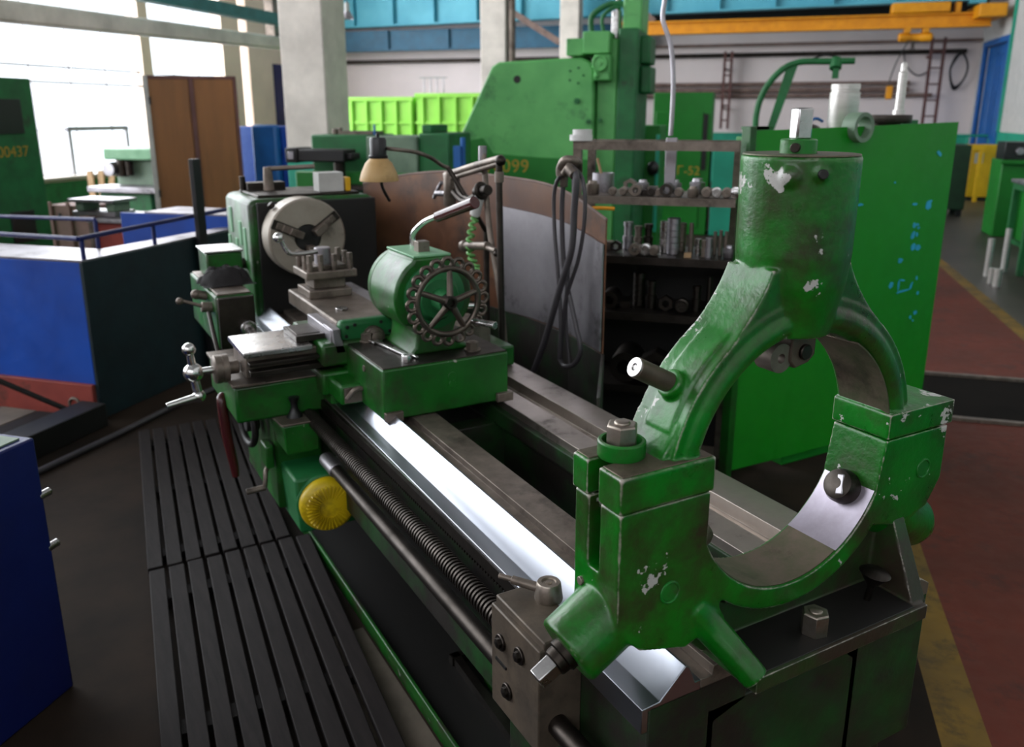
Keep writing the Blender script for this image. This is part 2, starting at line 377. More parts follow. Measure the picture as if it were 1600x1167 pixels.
# two raised steel lips along the dark channel that crosses the red floor
for k, (bb, nm) in enumerate(((5.78, 'far'), (4.9, 'near'))):
    struct(MB(BF).box(0.75, bb-0.02, 0, AR, bb+0.02, 0.018).build('trim_%d' % (k+1), OILST))
struct(MB(BF).box(AL-0.3, BB, 0, AR+0.3, BB+0.3, ZC).build('wall_back', WALLW))
struct(MB(BF).box(AL, BB-0.02, 0, AR, BB, 1.2).build('trim_3', G_TEAL))
struct(MB(BF).box(AL-0.3, BN-0.3, ZC, AR+0.3, BB+0.3, ZC+0.3).build('ceiling', CEIL))
# wall behind the camera with its high windows
m = MB(BF); m.box(AL-0.3, BN-0.3, 0, AR+0.3, BN, 4.2); m.box(AL-0.3, BN-0.3, 8.4, AR+0.3, BN, ZC)
for k in range(5): m.box(-8.2+k*3.6, BN-0.3, 4.2, -7.6+k*3.6, BN, 8.4)
m.box(AL-0.3, BN-0.3, 4.2, -7.9, BN, 8.4)
struct(m.build('wall_front', WALLW))
# right wall: white brick above a teal dado, blue double door
DB0, DB1, DZ = 19.55, 21.45, 3.05
m = MB(BF); m.box(AR, BN-0.3, 0, AR+0.3, DB0, ZC); m.box(AR, DB1, 0, AR+0.3, BB+0.3, ZC); m.box(AR, DB0, DZ, AR+0.3, DB1, ZC)
struct(m.build('wall_right', BRICK))
struct(MB(BF).box(AR-0.015, BN, 0, AR, DB0-0.12, 1.3).build('trim_4', G_TEAL))
m = MB(BF); m.box(AR-0.05, DB0-0.12, 0, AR+0.05, DB0, DZ+0.12).box(AR-0.05, DB1, 0, AR+0.05, DB1+0.12, DZ+0.12).box(AR-0.05, DB0, DZ, AR+0.05, DB1, DZ+0.12)
d = struct(m.build('door_1', B_DOOR, loc=(AR, DB0, 0), bevel=0.01)); WM[d] = d.matrix_world.copy()
for k in range(2):
    b0 = DB0+k*0.95
    m = MB(BF).box(AR+0.06, b0+0.01, 0.02, AR+0.12, b0+0.94, DZ)
    for z0, z1 in ((0.15, 1.0), (1.15, 2.9)): m.box(AR+0.04, b0+0.1, z0, AR+0.06, b0+0.16, z1).box(AR+0.04, b0+0.8, z0, AR+0.06, b0+0.86, z1).box(AR+0.04, b0+0.1, z1-0.06, AR+0.06, b0+0.86, z1).box(AR+0.04, b0+0.1, z0, AR+0.06, b0+0.86, z0+0.06)
    m.build('door_leaf', B_DOOR, d, bevel=0.006)
struct(MB(BF).box(AR-0.04, 19.3, 1.3, AR, 19.42, 5.5).build('trim_5', G_TEAL))

# left wall: low parapet, pillars and very large steel windows
m = MB(BF); m.box(AL-0.3, BN-0.3, 0, AL, BB+0.3, 0.5); m.box(AL-0.3, BN-0.3, 9.8, AL, BB+0.3, ZC)
m.box(AL-0.3, 17.9, 0.5, AL, 18.62, 9.8).box(AL-0.3, 18.95, 0.5, AL, BB+0.3, 9.8).box(AL-0.3, BN-0.3, 0.5, AL, -3.6, 9.8).box(AL-0.3, 2.4, 0.5, AL, 2.7, 9.8).box(AL-0.3, -3.6, 0.5, AL, 2.4, 2.1)
struct(m.build('wall_left', PLASTER))
struct(MB(BF).box(AL, 2.0, 0, AL+0.1, 17.9, 0.44).build('trim_6', G_DARK))
struct(MB(BF).box(AL-0.05, -6, 0.5, AL+0.14, 17.9, 0.54).build('trim_7', CONC))
spans = [(2.7, 7.4), (7.7, 11.4), (11.4, 15.05), (15.35, 17.9), (-3.6, 2.4)]
for k, (b0, b1) in enumerate(spans):
    m = MB(BF)
    if k in (1, 2, 3):
        for z in (0.56, 1.36, 2.2, 2.46, 3.3, 4.6, 5.9, 7.2, 8.5): m.box(AL-0.12, b0, z, AL-0.09, b1, z+0.02)
        nb = max(3, int((b1-b0)/0.75))
        for i in range(nb+1):
            b = b0+(b1-b0)*i/nb; m.box(AL-0.12, b-0.007, 0.54, AL-0.09, b+0.007, 9.8)
        if k == 2: m.box(AL-0.13, 12.95, 0.54, AL-0.05, 13.03, 1.4).box(AL-0.13, 14.45, 0.54, AL-0.05, 14.53, 1.4).box(AL-0.13, 12.95, 1.34, AL-0.05, 14.53, 1.42)
    else:
        for i in range(6): b = b0+(b1-b0)*i/5; m.box(AL-0.12, b-0.02, 0.54, AL-0.08, b+0.02, 9.8)
        for z in (0.56, 2.2, 4.0, 5.8): m.box(AL-0.12, b0, z, AL-0.08, b1, z+0.04)
    f = struct(m.build('window_%d' % (k+1), BARW, loc=(AL, (b0+b1)/2, 0.5))); WM[f] = f.matrix_world.copy()
    MB(BF).box(AL-0.115, b0, 0.54, AL-0.105, b1, 9.8).build('pane', GLASS, f)
m = MB(BF)
for b0, b1 in ((15.05, 15.35), (7.4, 7.7)): m.box(AL-0.25, b0, 0.5, AL+0.05, b1, 9.8)
struct(m.build('trim_8', PLASTER))
struct(MB(BF).box(AL, 20.0, 0.9, AL+0.05, 20.9, 2.9).build('trim_9', B_NAVY))

for k, z in enumerate((2.2, 2.47)): struct(MB(BF).cyl((AL+0.02, 7.7, z), (AL+0.02, 15.0 if k else 17.8, z), 0.018, n=8).build('trim_%d' % (10+k), DKST))
# the row of concrete columns, teal to shoulder height
for k, b in enumerate((8.0, 14.0, 20.0)):
    w2 = (0.5, 0.44, 0.45)[k]; a0 = (-4.86, -4.70, -4.77)[k]
    lab = ('rough concrete column nearest the lathe, left of the lime green bin', 'slim white concrete column rising behind the big green slotting machine', 'white concrete column just left of the tall green machine head')[k]
    t = thing('concrete_column', lab, 'column', (a0+w2/2, b+w2/2, 0), BF); t['kind'] = 'structure'
    MB(BF).box(a0, b, 1.28, a0+w2, b+w2, ZC).build('column_shaft', CONC, t, bevel=0.015)
    MB(BF).box(a0-0.004, b-0.004, 0, a0+w2+0.004, b+w2+0.004, 1.28).build('painted_foot', G_TEAL, t, bevel=0.012)
    if k == 1: MB(BF).cyl((a0+w2+0.08, b+0.1, 0), (a0+w2+0.08, b+0.1, ZC), 0.06).build('drain_pipe', OILST, t)

# blue bridge girder across the hall, a lower dark beam behind it
GF = BF @ Matrix.Translation((-3.9, 20.85, 0.07)) @ Matrix.Rotation(R(-6.0), 4, 'Z')
g = thing('bridge_girder', 'large light blue crane girder crossing the hall under the ceiling', 'beam', (0, 0, 3.76), GF)
MB(GF).box(-8.2, 0.0, 3.84, 8.1, 0.05, 5.3).box(-8.2, -0.15, 3.8, 8.1, 0.2, 3.84).build('girder_plate', B_GIRD, g)
for i in range(14): MB(GF).box(-8.1+i*1.2, -0.13, 3.84, -8.07+i*1.2, 0.0, 5.3).build('stiffener', B_GIRD, g)
for x in (-8.2, 7.7): MB(GF).box(x, -0.2, 3.73, x+0.3, 0.25, 3.8).build('end_bracket', B_GIRD, g)
g = thing('lower_beam', 'dark blue lower beam behind the bridge girder along the back wall', 'beam', (-7.5, 21.6, 3.28), BF)
MB(BF).box(AL, 21.5, 3.3, -2.9, 21.56, 3.78).box(AL, 21.4, 3.26, -2.9, 21.66, 3.3).build('beam_web', B_BEAM, g)
for i in range(6): MB(BF).box(-11.5+i*1.7, 21.42, 3.3, -11.46+i*1.7, 21.5, 3.78).build('stiffener', B_BEAM, g)
for x in (AL, -3.2): MB(BF).box(x, 21.5, 3.26, x+0.3, BB, 3.34).build('bracket', B_BEAM, g)
g = thing('roof_shadow_band', 'dark band painted as roof shadow on the back wall behind the yellow crane', 'beam', (0.8, 21.9, 3.2), BF)
MB(BF).box(-2.85, 21.8, 3.62, AR, BB, 4.2).build('shadow_band', OILBLK, g); MB(BF).box(-2.85, 21.85, 3.22, AR, BB, 3.28).build('ledge', PIPE, g)  # the roof's shadow, built as a near-black band on the wall
# two diagonal struts near the second column
for k, (q0, q1, lab) in enumerate((((796, 16), (874, 66), 'rusty diagonal strut between the two white columns behind the slotting machine'), ((985, 0), (1022, 34), 'rusty diagonal strut right of the tall green machine head'))):
    p0 = on_b(*q0, 20.3); p1 = on_b(*q1, 20.3); d = (p1-p0)
    p0 = p0-d*0.5
    tag(MB(BF).obox((p0+p1)/2, p1-p0, (0, 1, 0), (p1-p0).length/2, 0.06, 0.07).build('diagonal_strut', PIPE), lab, 'strut')

# yellow travelling crane with hoist
c = thing('overhead_crane', 'yellow overhead crane beam spanning the right half of the hall', 'crane', (0.7, 20, 3.4), BF)
m = MB(BF).box(-3.3, 19.98, 3.38, 4.2, 20.02, 3.62).box(-3.3, 19.86, 3.36, 4.2, 20.14, 3.39).box(-3.3, 19.86, 3.61, 4.2, 20.14, 3.64); m.build('crane_beam', Y_CRANE, c)
MB(BF).box(2.3, 19.78, 3.645, 3.4, 20.1, 3.85).build('gear_case', Y_CRANE, c, bevel=0.03)
MB(BF).box(3.85, 19.4, 3.5, 4.35, 20.6, 3.75).build('end_carriage', Y_CRANE, c, bevel=0.02)
MB(BF).box(3.5, 19.85, 3.645, 3.6, 20.1, 3.84).build('bracket', Y_CRANE, c, bevel=0.01)
h = thing('electric_hoist', 'yellow electric hoist hanging under the overhead crane beam', 'hoist', (2.85, 20, 3.1), BF)
MB(BF).box(2.6, 19.88, 3.27, 2.72, 20.12, 3.365).box(2.95, 19.88, 3.27, 3.07, 20.12, 3.365).build('trolley', Y_CRANE, h, bevel=0.01)
MB(BF).rev((2.5, 20, 3.19), (1, 0, 0), [(0.06, 0), (0.09, 0.03), (0.09, 0.2), (0.075, 0.22), (0.075, 0.42), (0.09, 0.44), (0.09, 0.62), (0.05, 0.66)]).build('hoist_drum', Y_CRANE, h)
MB(BF).cyl((2.8, 20, 3.12), (2.8, 20, 2.98), 0.03).torus((2.8, 20, 2.94), (0, 1, 0), 0.04, 0.012, 16, 8).build('hook', DKST, h)
m = MB(BF).tube([(2.7, 19.95, 3.12), (2.52, 19.95, 2.7), (2.42, 19.95, 2.3), (2.44, 19.95, 2.2)], 0.012, 8)
m.build('pendant_cable', BLACK, h); MB(BF).box(2.38, 19.9, 1.95, 2.5, 20.0, 2.22).build('pendant_control', Y_CRANE, h, bevel=0.01)

# pipes along the back wall and a ladder frame in its right corner
for nm, z, r, a0, a1, mat, lab in (('wall_pipe', 2.34, 0.05, -3.2, 3.1, PIPE, 'uppermost of the brown pipes along the white back wall'), ('wall_pipe', 2.2, 0.06, -3.2, 3.1, PIPE, 'middle one of the brown pipes along the white back wall'), ('wall_pipe', 2.07, 0.045, -3.2, 3.6, PIPE, 'lowest of the brown pipes along the white back wall'), ('wall_pipe', 3.02, 0.05, -11.5, 4.2, DKST, 'dark pipe high on the back wall below the yellow crane')):
    t = thing(nm, lab, 'pipe', ((a0+a1)/2, 21.9, z), BF)
    MB(BF).cyl((a0, 21.9, z), (a1, 21.9, z), r).build('pipe_run', mat, t)
    for i in range(4):
        x = a0+0.4+(a1-a0-0.8)*i/3; MB(BF).box(x-0.03, 21.9, z-0.03, x+0.03, BB, z+0.03).build('clamp', mat, t)
def ladder(a0, b, z0, z1, lab, w=0.26):
    t = thing('wall_ladder', lab, 'ladder', (a0, b, z0), BF)
    for x in (a0-w/2, a0+w/2): MB(BF).box(x-0.03, b-0.03, z0, x+0.03, b+0.03, z1).build('stile', LADDER, t)
    n = int((z1-z0)/0.35)
    for i in range(n): MB(BF).cyl((a0-w/2, b, z0+0.2+i*0.35), (a0+w/2, b, z0+0.2+i*0.35), 0.018, n=8).build('rung', LADDER, t)
    for z in (z0+0.5, z1-0.4): MB(BF).box(a0-w/2-0.03, b, z-0.03, a0-w/2+0.03, BB, z+0.03).build('wall_bracket', LADDER, t)
ladder(3.55, 21.6, 0, 3.3, 'brown steel ladder on the back wall left of the blue door')
ladder(-1.0, 21.7, 1.3, 3.1, 'thin brown ladder high on the back wall beside the hanging hose', 0.16)
t = thing('cable_coil', 'black cable coiled on the back wall beside the ladder', 'cable', (4.1, 21.9, 2.6), BF)
MB(BF).cyl((4.1, 21.995, 2.95), (4.1, 21.8, 2.97), 0.02).build('hook', DKST, t)
for i in range(3): MB(BF).tube([(4.1-0.12+0.02*i, 21.84, 2.9), (4.1-0.2, 21.84, 2.6), (4.1-0.08, 21.84, 2.25-0.03*i), (4.1+0.1, 21.84, 2.4), (4.1+0.15, 21.84, 2.7), (4.1+0.02, 21.84, 2.97), (4.1-0.12+0.02*i, 21.84, 2.9)], 0.022, 8).build('loop', BLACK, t)
m = MB(BF).tube([(2.9, 21.95, 3.0), (3.0, 21.9, 2.7), (3.25, 21.9, 2.5), (3.5, 21.9, 2.62)], 0.015, 8)
tag(m.build('slack_cable', BLACK), 'slack black cable hanging on the back wall beside the hoist', 'cable')

# duct and teal beam along the window wall
t = thing('concrete_duct', 'thick grey beam running across the windows at upper left', 'beam', (-8, 9, 2.6), BF)
MB(BF).hexa([(-8.14, 3.0, 2.53), (-7.86, 3.0, 2.53), (-7.9, 13.2, 2.7), (-8.1, 13.2, 2.7)], [(-8.14, 3.0, 2.78), (-7.86, 3.0, 2.78), (-7.9, 13.2, 2.9), (-8.1, 13.2, 2.9)]).build('beam', CONC, t, bevel=0.03)
for b in (3.2, 13.0): MB(BF).box(-8.08, b-0.1, 2.8, -7.92, b+0.1, ZC).build('hanger', OILST, t)
t = thing('teal_beam', 'teal steel channel above the grey beam at upper left', 'beam', (-7.6, 10, 3.0), BF)
MB(BF).box(-7.66, 5, 3.06, -7.6, 14, 3.2).box(-7.72, 5, 3.02, -7.54, 14, 3.06).build('channel', G_TBEAM, t)
for b in (5.2, 13.8): MB(BF).box(-7.7, b-0.08, 3.1, -7.6, b+0.08, ZC).build('hanger', G_TBEAM, t)
# ================================================================== THE STEADY REST (nearest, in focus)
SX, SZ, Y0, Y1 = 1.018, 1.105, 0.85, 0.965
YM = (Y0+Y1)/2
st = thing('steady_rest', 'big chipped green steady rest ring standing upright on the near end of the lathe bed', 'steady rest', (SX, YM, 0.776))
def pol(r, deg, y=YM): return (SX+r*math.cos(R(deg)), y, SZ+r*math.sin(R(deg)))
def build_lower():
    m = MB()
    m.arc(SX, SZ, 0.215, 0.252, 180.3, 359.7, Y0, Y1, 48)                       # bore lip
    m.box(0.654, Y0, 0.98, 0.822, Y0+0.05, SZ-0.001).box(0.654, Y0+0.079, 0.98, 0.822, Y1, SZ-0.001)      # two prongs beside the bolt slot
    m.box(0.712, Y0, 0.98, 0.822, Y1, SZ-0.001)
    m.prism([(0.655, 0.99), (0.655, 0.915), (0.70, 0.87), (0.79, 0.845), (0.87, 0.875), (0.82, 0.95), (0.81, 0.99)], Y0, Y1)
    m.prism([(1.225, SZ-0.002), (1.392, SZ-0.002), (1.392, 1.0), (1.36, 0.95), (1.285, 0.93), (1.20, 0.95)], Y0, Y1)      # right pillar
    m.hexa([(0.80, 0.856, 0.88), (0.86, 0.856, 0.86), (0.88, 0.90, 0.86), (0.80, 0.90, 0.88)], [(0.80, 0.85, 0.93), (0.86, 0.85, 0.93), (0.86, 0.9, 0.93), (0.80, 0.9, 0.93)])
    m.tube([(0.815, 0.873, 0.90), (0.84, 0.855, 0.865), (0.862, 0.82, 0.83), (0.882, 0.785, 0.796)], lambda t: 0.03-0.008*t, 14)      # left diagonal rib
    d = Vector((math.cos(R(210)), 0, math.sin(R(210))))
    m.rev(pol(0.25, 210), d, [(0.056, 0), (0.057, 0.10), (0.056, 0.222), (0.052, 0.226)], 32)
    d = Vector((math.cos(R(330)), 0, math.sin(R(330))))
    m.rev(pol(0.25, 330), d, [(0.056, 0), (0.056, 0.12), (0.052, 0.19), (0.036, 0.225), (0.012, 0.237)], 32)
    # soft fillets where the left boss grows out of the pillar
    m.prism([(0.655, 0.93), (0.66, 0.985), (0.70, 0.93)], Y0+0.005, Y1-0.005)
    return m.build('lower_frame', G_CAST, st, remesh=0.0027)
lower = build_lower()
m = MB()
m.prism([(0.80, 0.95), (0.79, 0.86), (0.86, 0.79), (1.28, 0.79), (1.29, 0.93), (1.22, 1.0), (1.14, 0.87), (0.90, 0.87)], 0.885, 0.94)   # web
m.box(0.872, 0.775, 0.778, 1.288, 1.03, 0.806)                                # foot flange
m.hexa([(1.262, 0.785, 0.80), (1.30, 0.785, 0.80), (1.30, 0.95, 0.80), (1.262, 0.95, 0.80)], [(1.27, 0.858, 0.96), (1.30, 0.858, 0.96), (1.30, 0.94, 0.96), (1.27, 0.94, 0.96)])
o = m.build('foot', G_OILY, st, remesh=0.0027); o['label'] = 'oil blackened foot and web'
def build_upper():
    m = MB()
    m.arc(SX, SZ, 0.215, 0.270, 0.3, 179.7, Y0+0.020, Y1, 56)
    m.arc(SX, SZ, 0.260, 0.271, 12, 168, Y0+0.010, Y1, 56)
    m.tube([pol(0.2405, 0.5+i*179/40, Y0+0.028) for i in range(41)], 0.0250, 16, smooth=False)
    m.arc(SX, SZ, 0.24, 0.276, 20, 160, Y0+0.03, Y1-0.03, 40)
    m.box(0.650, Y0-0.004, SZ+0.001, 0.712, Y0+0.05, SZ+0.057).box(0.650, Y0+0.079, SZ+0.001, 0.712, Y1+0.002, SZ+0.057).box(0.705, Y0-0.004, SZ+0.001, 0.825, Y1+0.002, SZ+0.057)
    m.box(1.222, Y0-0.002, SZ+0.001, 1.40, Y1+0.004, SZ+0.047)
    m.prism([(0.735, SZ+0.05), (0.752, SZ+0.075), (0.768, SZ+0.11), (0.80, SZ+0.1), (0.81, SZ+0.05)], Y0+0.020, Y1)
    m.prism([(1.30, SZ+0.04), (1.285, SZ+0.06), (1.278, SZ+0.10), (1.25, SZ+0.08), (1.25, SZ+0.03)], Y0+0.016, Y1)
    # the vertical housing of the top jaw with its swept root
    m.rev((SX-0.005, YM, SZ+0.215), (0, 0, 1), [(0.066, -0.002), (0.070, 0.02), (0.076, 0.045), (0.083, 0.08), (0.087, 0.125), (0.088, 0.268), (0.085, 0.271)], 44)
    for s in (-1, 1):                                                        # saddles sweeping from the housing down on to the ring
        p0 = (s*0.1807, 0.2006); p1 = (s*0.106, 0.268); p2 = (s*0.084, 0.322); pts = []
        for i in range(11):
            t = i/10; pts.append((SX-0.005*t+(1-t)**2*p0[0]+2*t*(1-t)*p1[0]+t*t*p2[0], SZ+(1-t)**2*p0[1]+2*t*(1-t)*p1[1]+t*t*p2[1]))
        pts += [(SX, SZ+0.318), (SX, SZ+0.23), (SX+s*0.10, SZ+0.21)]
        m.prism(pts, Y0+0.012, Y1-0.004)
    m.cyl(pol(0.255, 146), pol(0.292, 146), 0.023)
    m.ball((0.950, 0.866, SZ+0.458), 0.021, 1, 1, 1.0, 14).ball((0.976, 0.841, SZ+0.462), 0.017, 1, 1, 1, 14)
    return m.build('upper_frame', G_CAST, st, remesh=0.0027)
upper = build_upper()
o = MB().arc(SX, SZ, 0.2135, 0.2165, 181, 300, Y0+0.006, Y1-0.006, 40).build('bore_face', BORE, st); o['label'] = 'grimy lower bore face'
o = MB().arc(SX, SZ, 0.2135, 0.2165, 300, 359, Y0+0.004, Y1-0.004, 24).build('bore_face', PLATE, st); o['label'] = 'scraped bare metal bore face'
o = MB().arc(SX, SZ, 0.2138, 0.2165, 1, 60, Y0+0.006, Y1-0.006, 24).build('bore_face', BORE, st); o['label'] = 'rusty upper bore face'
o = MB().box(0.655, Y0, SZ+0.054, 0.820, Y0+0.047, SZ+0.0585).box(0.655, Y0+0.082, SZ+0.054, 0.715, Y1, SZ+0.0585).box(0.715, Y0+0.047, SZ+0.054, 0.75, Y1-0.004, SZ+0.0585).build('lug_top', BORE, st, bevel=0.001); o['label'] = 'worn bare top of the left lug'
o = MB().box(0.88, 0.782, 0.8045, 1.26, 0.884, 0.8075).build('flange_top', OILBLK, st, bevel=0.001); o['label'] = 'oil blackened flange top'
# slotted plugs cast in the cheeks
for x, z in ((0.752, 0.955), (1.335, 1.03)): MB().torus((x, Y0-0.0005, z), (0, 1, 0), 0.017, 0.0022, 28, 8).cyl((x, Y0-0.001, z), (x, Y0+0.01, z), 0.016).build('plug', G_SMALL, st)
# small screw on the slotted side
m = MB().cyl((0.650, Y0+0.093, 0.955), (0.658, Y0+0.093, 0.955), 0.007, n=18); m.build('screw', OILST, st)
# clamp nut in its recessed collar
nb = (0.703, 0.918)
m = MB().rev((nb[0], nb[1], SZ+0.057), (0, 0, 1), [(0.034, 0), (0.036, 0.003), (0.036, 0.024), (0.034, 0.026), (0.030, 0.026), (0.029, 0.008), (0.0, 0.008)], 36, True, False)
m.build('collar', G_SMALL, st)
nut = MB().hexnut((nb[0], nb[1], SZ+0.062), (0, 0, 1), 0.0245, 0.046).build('clamp_nut', NUTM, st, bevel=0.001)
# dark peg with a bright end sticking out at upper left
p0 = Vector(pol(0.285, 146)); dr = Vector((-0.84, 0.02, 0.44)).normalized()
pg = MB().cyl(p0, p0+dr*0.075, 0.0155, n=28).build('handle_peg', CASTBR, st)
o = MB().rev(p0+dr*0.0745, dr, [(0.0148, 0), (0.0142, 0.0022), (0.006, 0.0022), (0.004, 0.0005)], 24).build('peg_end', STEEL, pg); o['label'] = 'bright turned end of the peg'
# square spindle and collar on the top housing
tx, tz = SX-0.012, SZ+0.487
sp = MB().rev((tx, YM, tz), (0, 0, 1), [(0.027, 0), (0.027, 0.02), (0.025, 0.022)], 32).build('spindle_collar', G_SMALL, st)
MB().cyl((tx-0.020, YM-0.014, tz+0.010), (tx-0.031, YM-0.021, tz+0.010), 0.007, n=16).build('set_screw', DKST, sp)
o = MB().obox((tx+0.002, YM, tz+0.044), (1, -0.35, 0), (0.35, 1, 0), 0.0125, 0.0125, 0.023).build('square_head', STEEL, st, bevel=0.003); o['label'] = 'worn square spindle end on top'
MB().cyl((0.9665, 0.8215, SZ+0.463), (0.975, 0.836, SZ+0.462), 0.0072, n=16).build('grease_hole', OILBLK, st)
MB().rev((SX-0.005, YM, SZ+0.486), (0, 0, 1), [(0.086, 0), (0.085, 0.002), (0.0, 0.002)], 36, True, False).build('housing_face', BORE, st)
# top jaw with its roller
jw = MB().prism([(SX-0.012, SZ+0.225), (SX-0.012, SZ+0.165), (SX+0.0, SZ+0.152), (SX+0.03, SZ+0.158), (SX+0.044, SZ+0.17), (SX+0.044, SZ+0.225)], YM-0.022, YM+0.022).build('jaw', CASTBR, st, bevel=0.003)
MB().cyl((SX+0.018, YM-0.028, SZ+0.178), (SX+0.018, YM+0.028, SZ+0.178), 0.013, n=20).build('jaw_pin', DKST, jw)
MB().pipe((SX-0.028, YM-0.018, SZ+0.172), (SX-0.028, YM+0.018, SZ+0.172), 0.024, 0.008).build('roller', OILST, jw)
# right jaw: round post cut by a slot, bright face inside
d = Vector(pol(1, 330, 0))-Vector(pol(0, 330, 0)); d.y = 0; d.normalize(); c0 = Vector(pol(0.222, 330))
jw = MB().rev(c0, -d, [(0.031, 0), (0.031, 0.026), (0.027, 0.036), (0.018, 0.040), (0.008, 0.041)], 32).build('jaw', DKST, st)
o = MB().obox(c0-d*0.0395+Vector((0.002, -0.008, 0.0)), d.cross(Vector((0, 1, 0)))+Vector((0, 0.35, 0)), d, 0.019, 0.003, 0.0075).build('jaw_slot', GALV, jw, bevel=0.0025)
# left jaw seen edge-on through the ring
d = Vector((math.cos(R(210)), 0, math.sin(R(210)))); c0 = Vector(pol(0.222, 210))
jw = MB().rev(c0, -d, [(0.030, 0), (0.030, 0.03), (0.026, 0.04), (0.01, 0.041)], 32).build('jaw', BORE, st)
# adjusting spindle of the left jaw
e0 = Vector(pol(0.474, 210)); b = MB().rev(e0, d, [(0.026, 0), (0.026, 0.012), (0.022, 0.014), (0.021, 0.026), (0.019, 0.028)], 28).build('spindle_collar', DKST, st)
o = MB().obox(e0+d*0.042, d, (0, 1, 0.2), 0.02, 0.0125, 0.0125).build('square_head', STEEL, st, bevel=0.002); o['label'] = 'bright square spindle end at lower left'
# hold-down nut, wing screw, oiler
MB().hexnut((1.045, 0.818, 0.807), (0, 0, 1), 0.0235, 0.04).build('hold_down_nut', NUTM, st, bevel=0.001)
MB().rev((1.205, 0.838, 0.807), (0.1, -0.1, 1), [(0.006, -0.002), (0.007, 0.03), (0.012, 0.036), (0.024, 0.052), (0.027, 0.056), (0.022, 0.060), (0.0, 0.062)], 28, True, False).build('thumb_screw', DKST, st)
MB().rev((1.30, 0.90, 0.82), (1, 0, 0), [(0.04, -0.01), (0.04, 0.03), (0.026, 0.05), (0.01, 0.055)], 24).build('side_boss', G_SMALL, st)

# ================================================================== THE LATHE
LX, LZ = 1.01, 1.115
la = thing('lathe', 'long green centre lathe running from the front corner to the round chuck behind', 'lathe', (1.07, 2.6, 0))
YN, YF = 0.865, 4.3
def way(name, prof, mat, y0=YN, y1=YF, parent=la, label=None):
    mb = MB().prism(prof, y0, y1)
    for v in mb.bm.verts: v.co.x += 0.017*(v.co.y-y0) if y1 > 3 else 0      # the bed stands a touch off the axis of the carriage
    o = mb.build(name, mat, parent, bevel=0.0015)
    if label: o['label'] = label
    return o
# castings of the bed
m = MB().prism([(0.735, 0.42), (0.735, 0.745), (0.95, 0.745), (0.95, 0.68), (0.88, 0.66), (0.88, 0.42)], YN, YF)
m.prism([(1.22, 0.42), (1.22, 0.66), (1.185, 0.69), (1.185, 0.74), (1.43, 0.74), (1.43, 0.42)], YN, YF)
for y in (YN, 1.45, 2.22, 3.0, 3.75): m.box(0.86, y, 0.40, 1.24, y+0.07, 0.69)
m.build('bed', G_BED, la, bevel=0.004)
way('front_way', [(0.722, 0.70), (0.722, 0.746), (0.757, 0.748), (0.808, 0.796), (0.816, 0.790), (0.83, 0.758), (0.842, 0.758), (0.842, 0.738), (0.735, 0.738), (0.735, 0.70)], WAY, label='bright ground front ways of the bed')
way('front_flat_way', [(0.842, 0.738), (0.842, 0.758), (0.866, 0.758), (0.868, 0.775), (0.945, 0.775), (0.945, 0.74)], OILST, label='dull flat way beside the bright one')
way('rear_way', [(1.185, 0.735), (1.185, 0.764), (1.262, 0.764), (1.266, 0.742), (1.306, 0.742), (1.31, 0.775), (1.405, 0.775), (1.43, 0.76), (1.43, 0.735)], WAY2, label='dull rear ways of the bed')
# toothed rack under the front way
m = MB().box(0.724, 1.2, 0.715, 0.74, 3.4, 0.742)
for i in range(174): m.box(0.724, 1.2+i*0.0126, 0.707, 0.738, 1.2063+i*0.0126, 0.716)
m.build('gear_rack', DKST, la)
m = MB().box(0.79, 0.90, 0.0, 1.40, 1.42, 0.42); m.build('pedestal', G_BED, la, bevel=0.012)
MB().box(0.835, 3.45, 0.0, 1.42, 4.3, 0.42).build('pedestal', G_LATHE, la, bevel=0.012)
MB().box(0.97, 1.75, 0.0, 1.10, 1.9, 0.55).build('coolant_block', G_LATHE, la, bevel=0.01)
# leadscrew with its thread, feed shaft and bracket at the end
m = MB(); prof = []
L0, L1 = 1.10, 3.3; pitch = 0.0125; k = int((L1-L0)/pitch)
for i in range(k):
    y = i*pitch; prof += [(0.0235, y), (0.0235, y+pitch*0.45), (0.0185, y+pitch*0.52), (0.0185, y+pitch*0.93)]
m.rev((0.683, L0, 0.695), (0, 1, 0), prof, 20).build('leadscrew', DKST, la)
MB().cyl((0.685, 0.95, 0.60), (0.685, 2.36, 0.60), 0.020).build('feed_shaft', DKST, la)
MB().cyl((0.685, 2.30, 0.60), (0.685, 2.41, 0.60), 0.0235).box(0.675, 2.33, 0.585, 0.745, 2.38, 0.615).build('shaft_coupling', GALV, la)
br = MB().box(0.645, 1.05, 0.55, 0.735, 1.225, 0.762).build('end_bracket', CASTBR, la, bevel=0.003)
for y, z in ((1.185, 0.70), (1.115, 0.715), (1.16, 0.61)): 
    q = MB().cyl((0.647, y, z), (0.640, y, z), 0.0165, n=24).hexnut((0.641, y, z), (-1, 0, 0), 0.010, 0.007).build('bracket_bolt', DKST, br)
for y, z in ((1.185, 0.655),): MB().box(0.6425, y-0.02, z-0.003, 0.646, y+0.02, z+0.003).build('bracket_slot', OILBLK, br)
MB().box(0.655, 1.05, 0.755, 0.74, 1.225, 0.776).build('bracket_cap', CASTBR, br, bevel=0.003)
kn = MB().rev((0.735, 1.165, 0.774), (0, 0, 1), [(0.026, 0), (0.027, 0.004), (0.023, 0.034), (0.021, 0.037), (0.014, 0.037), (0.013, 0.034), (0.006, 0.034), (0.005, 0.038), (0.0, 0.038)], 32, True, False).build('lock_knob', NUTM, la)
MB().cyl((0.722, 1.18, 0.794), (0.688, 1.222, 0.799), 0.0095, 0.008, n=18).cyl((0.69, 1.22, 0.799), (0.672, 1.243, 0.801), 0.0055, n=16).build('lock_lever', OILST, kn)

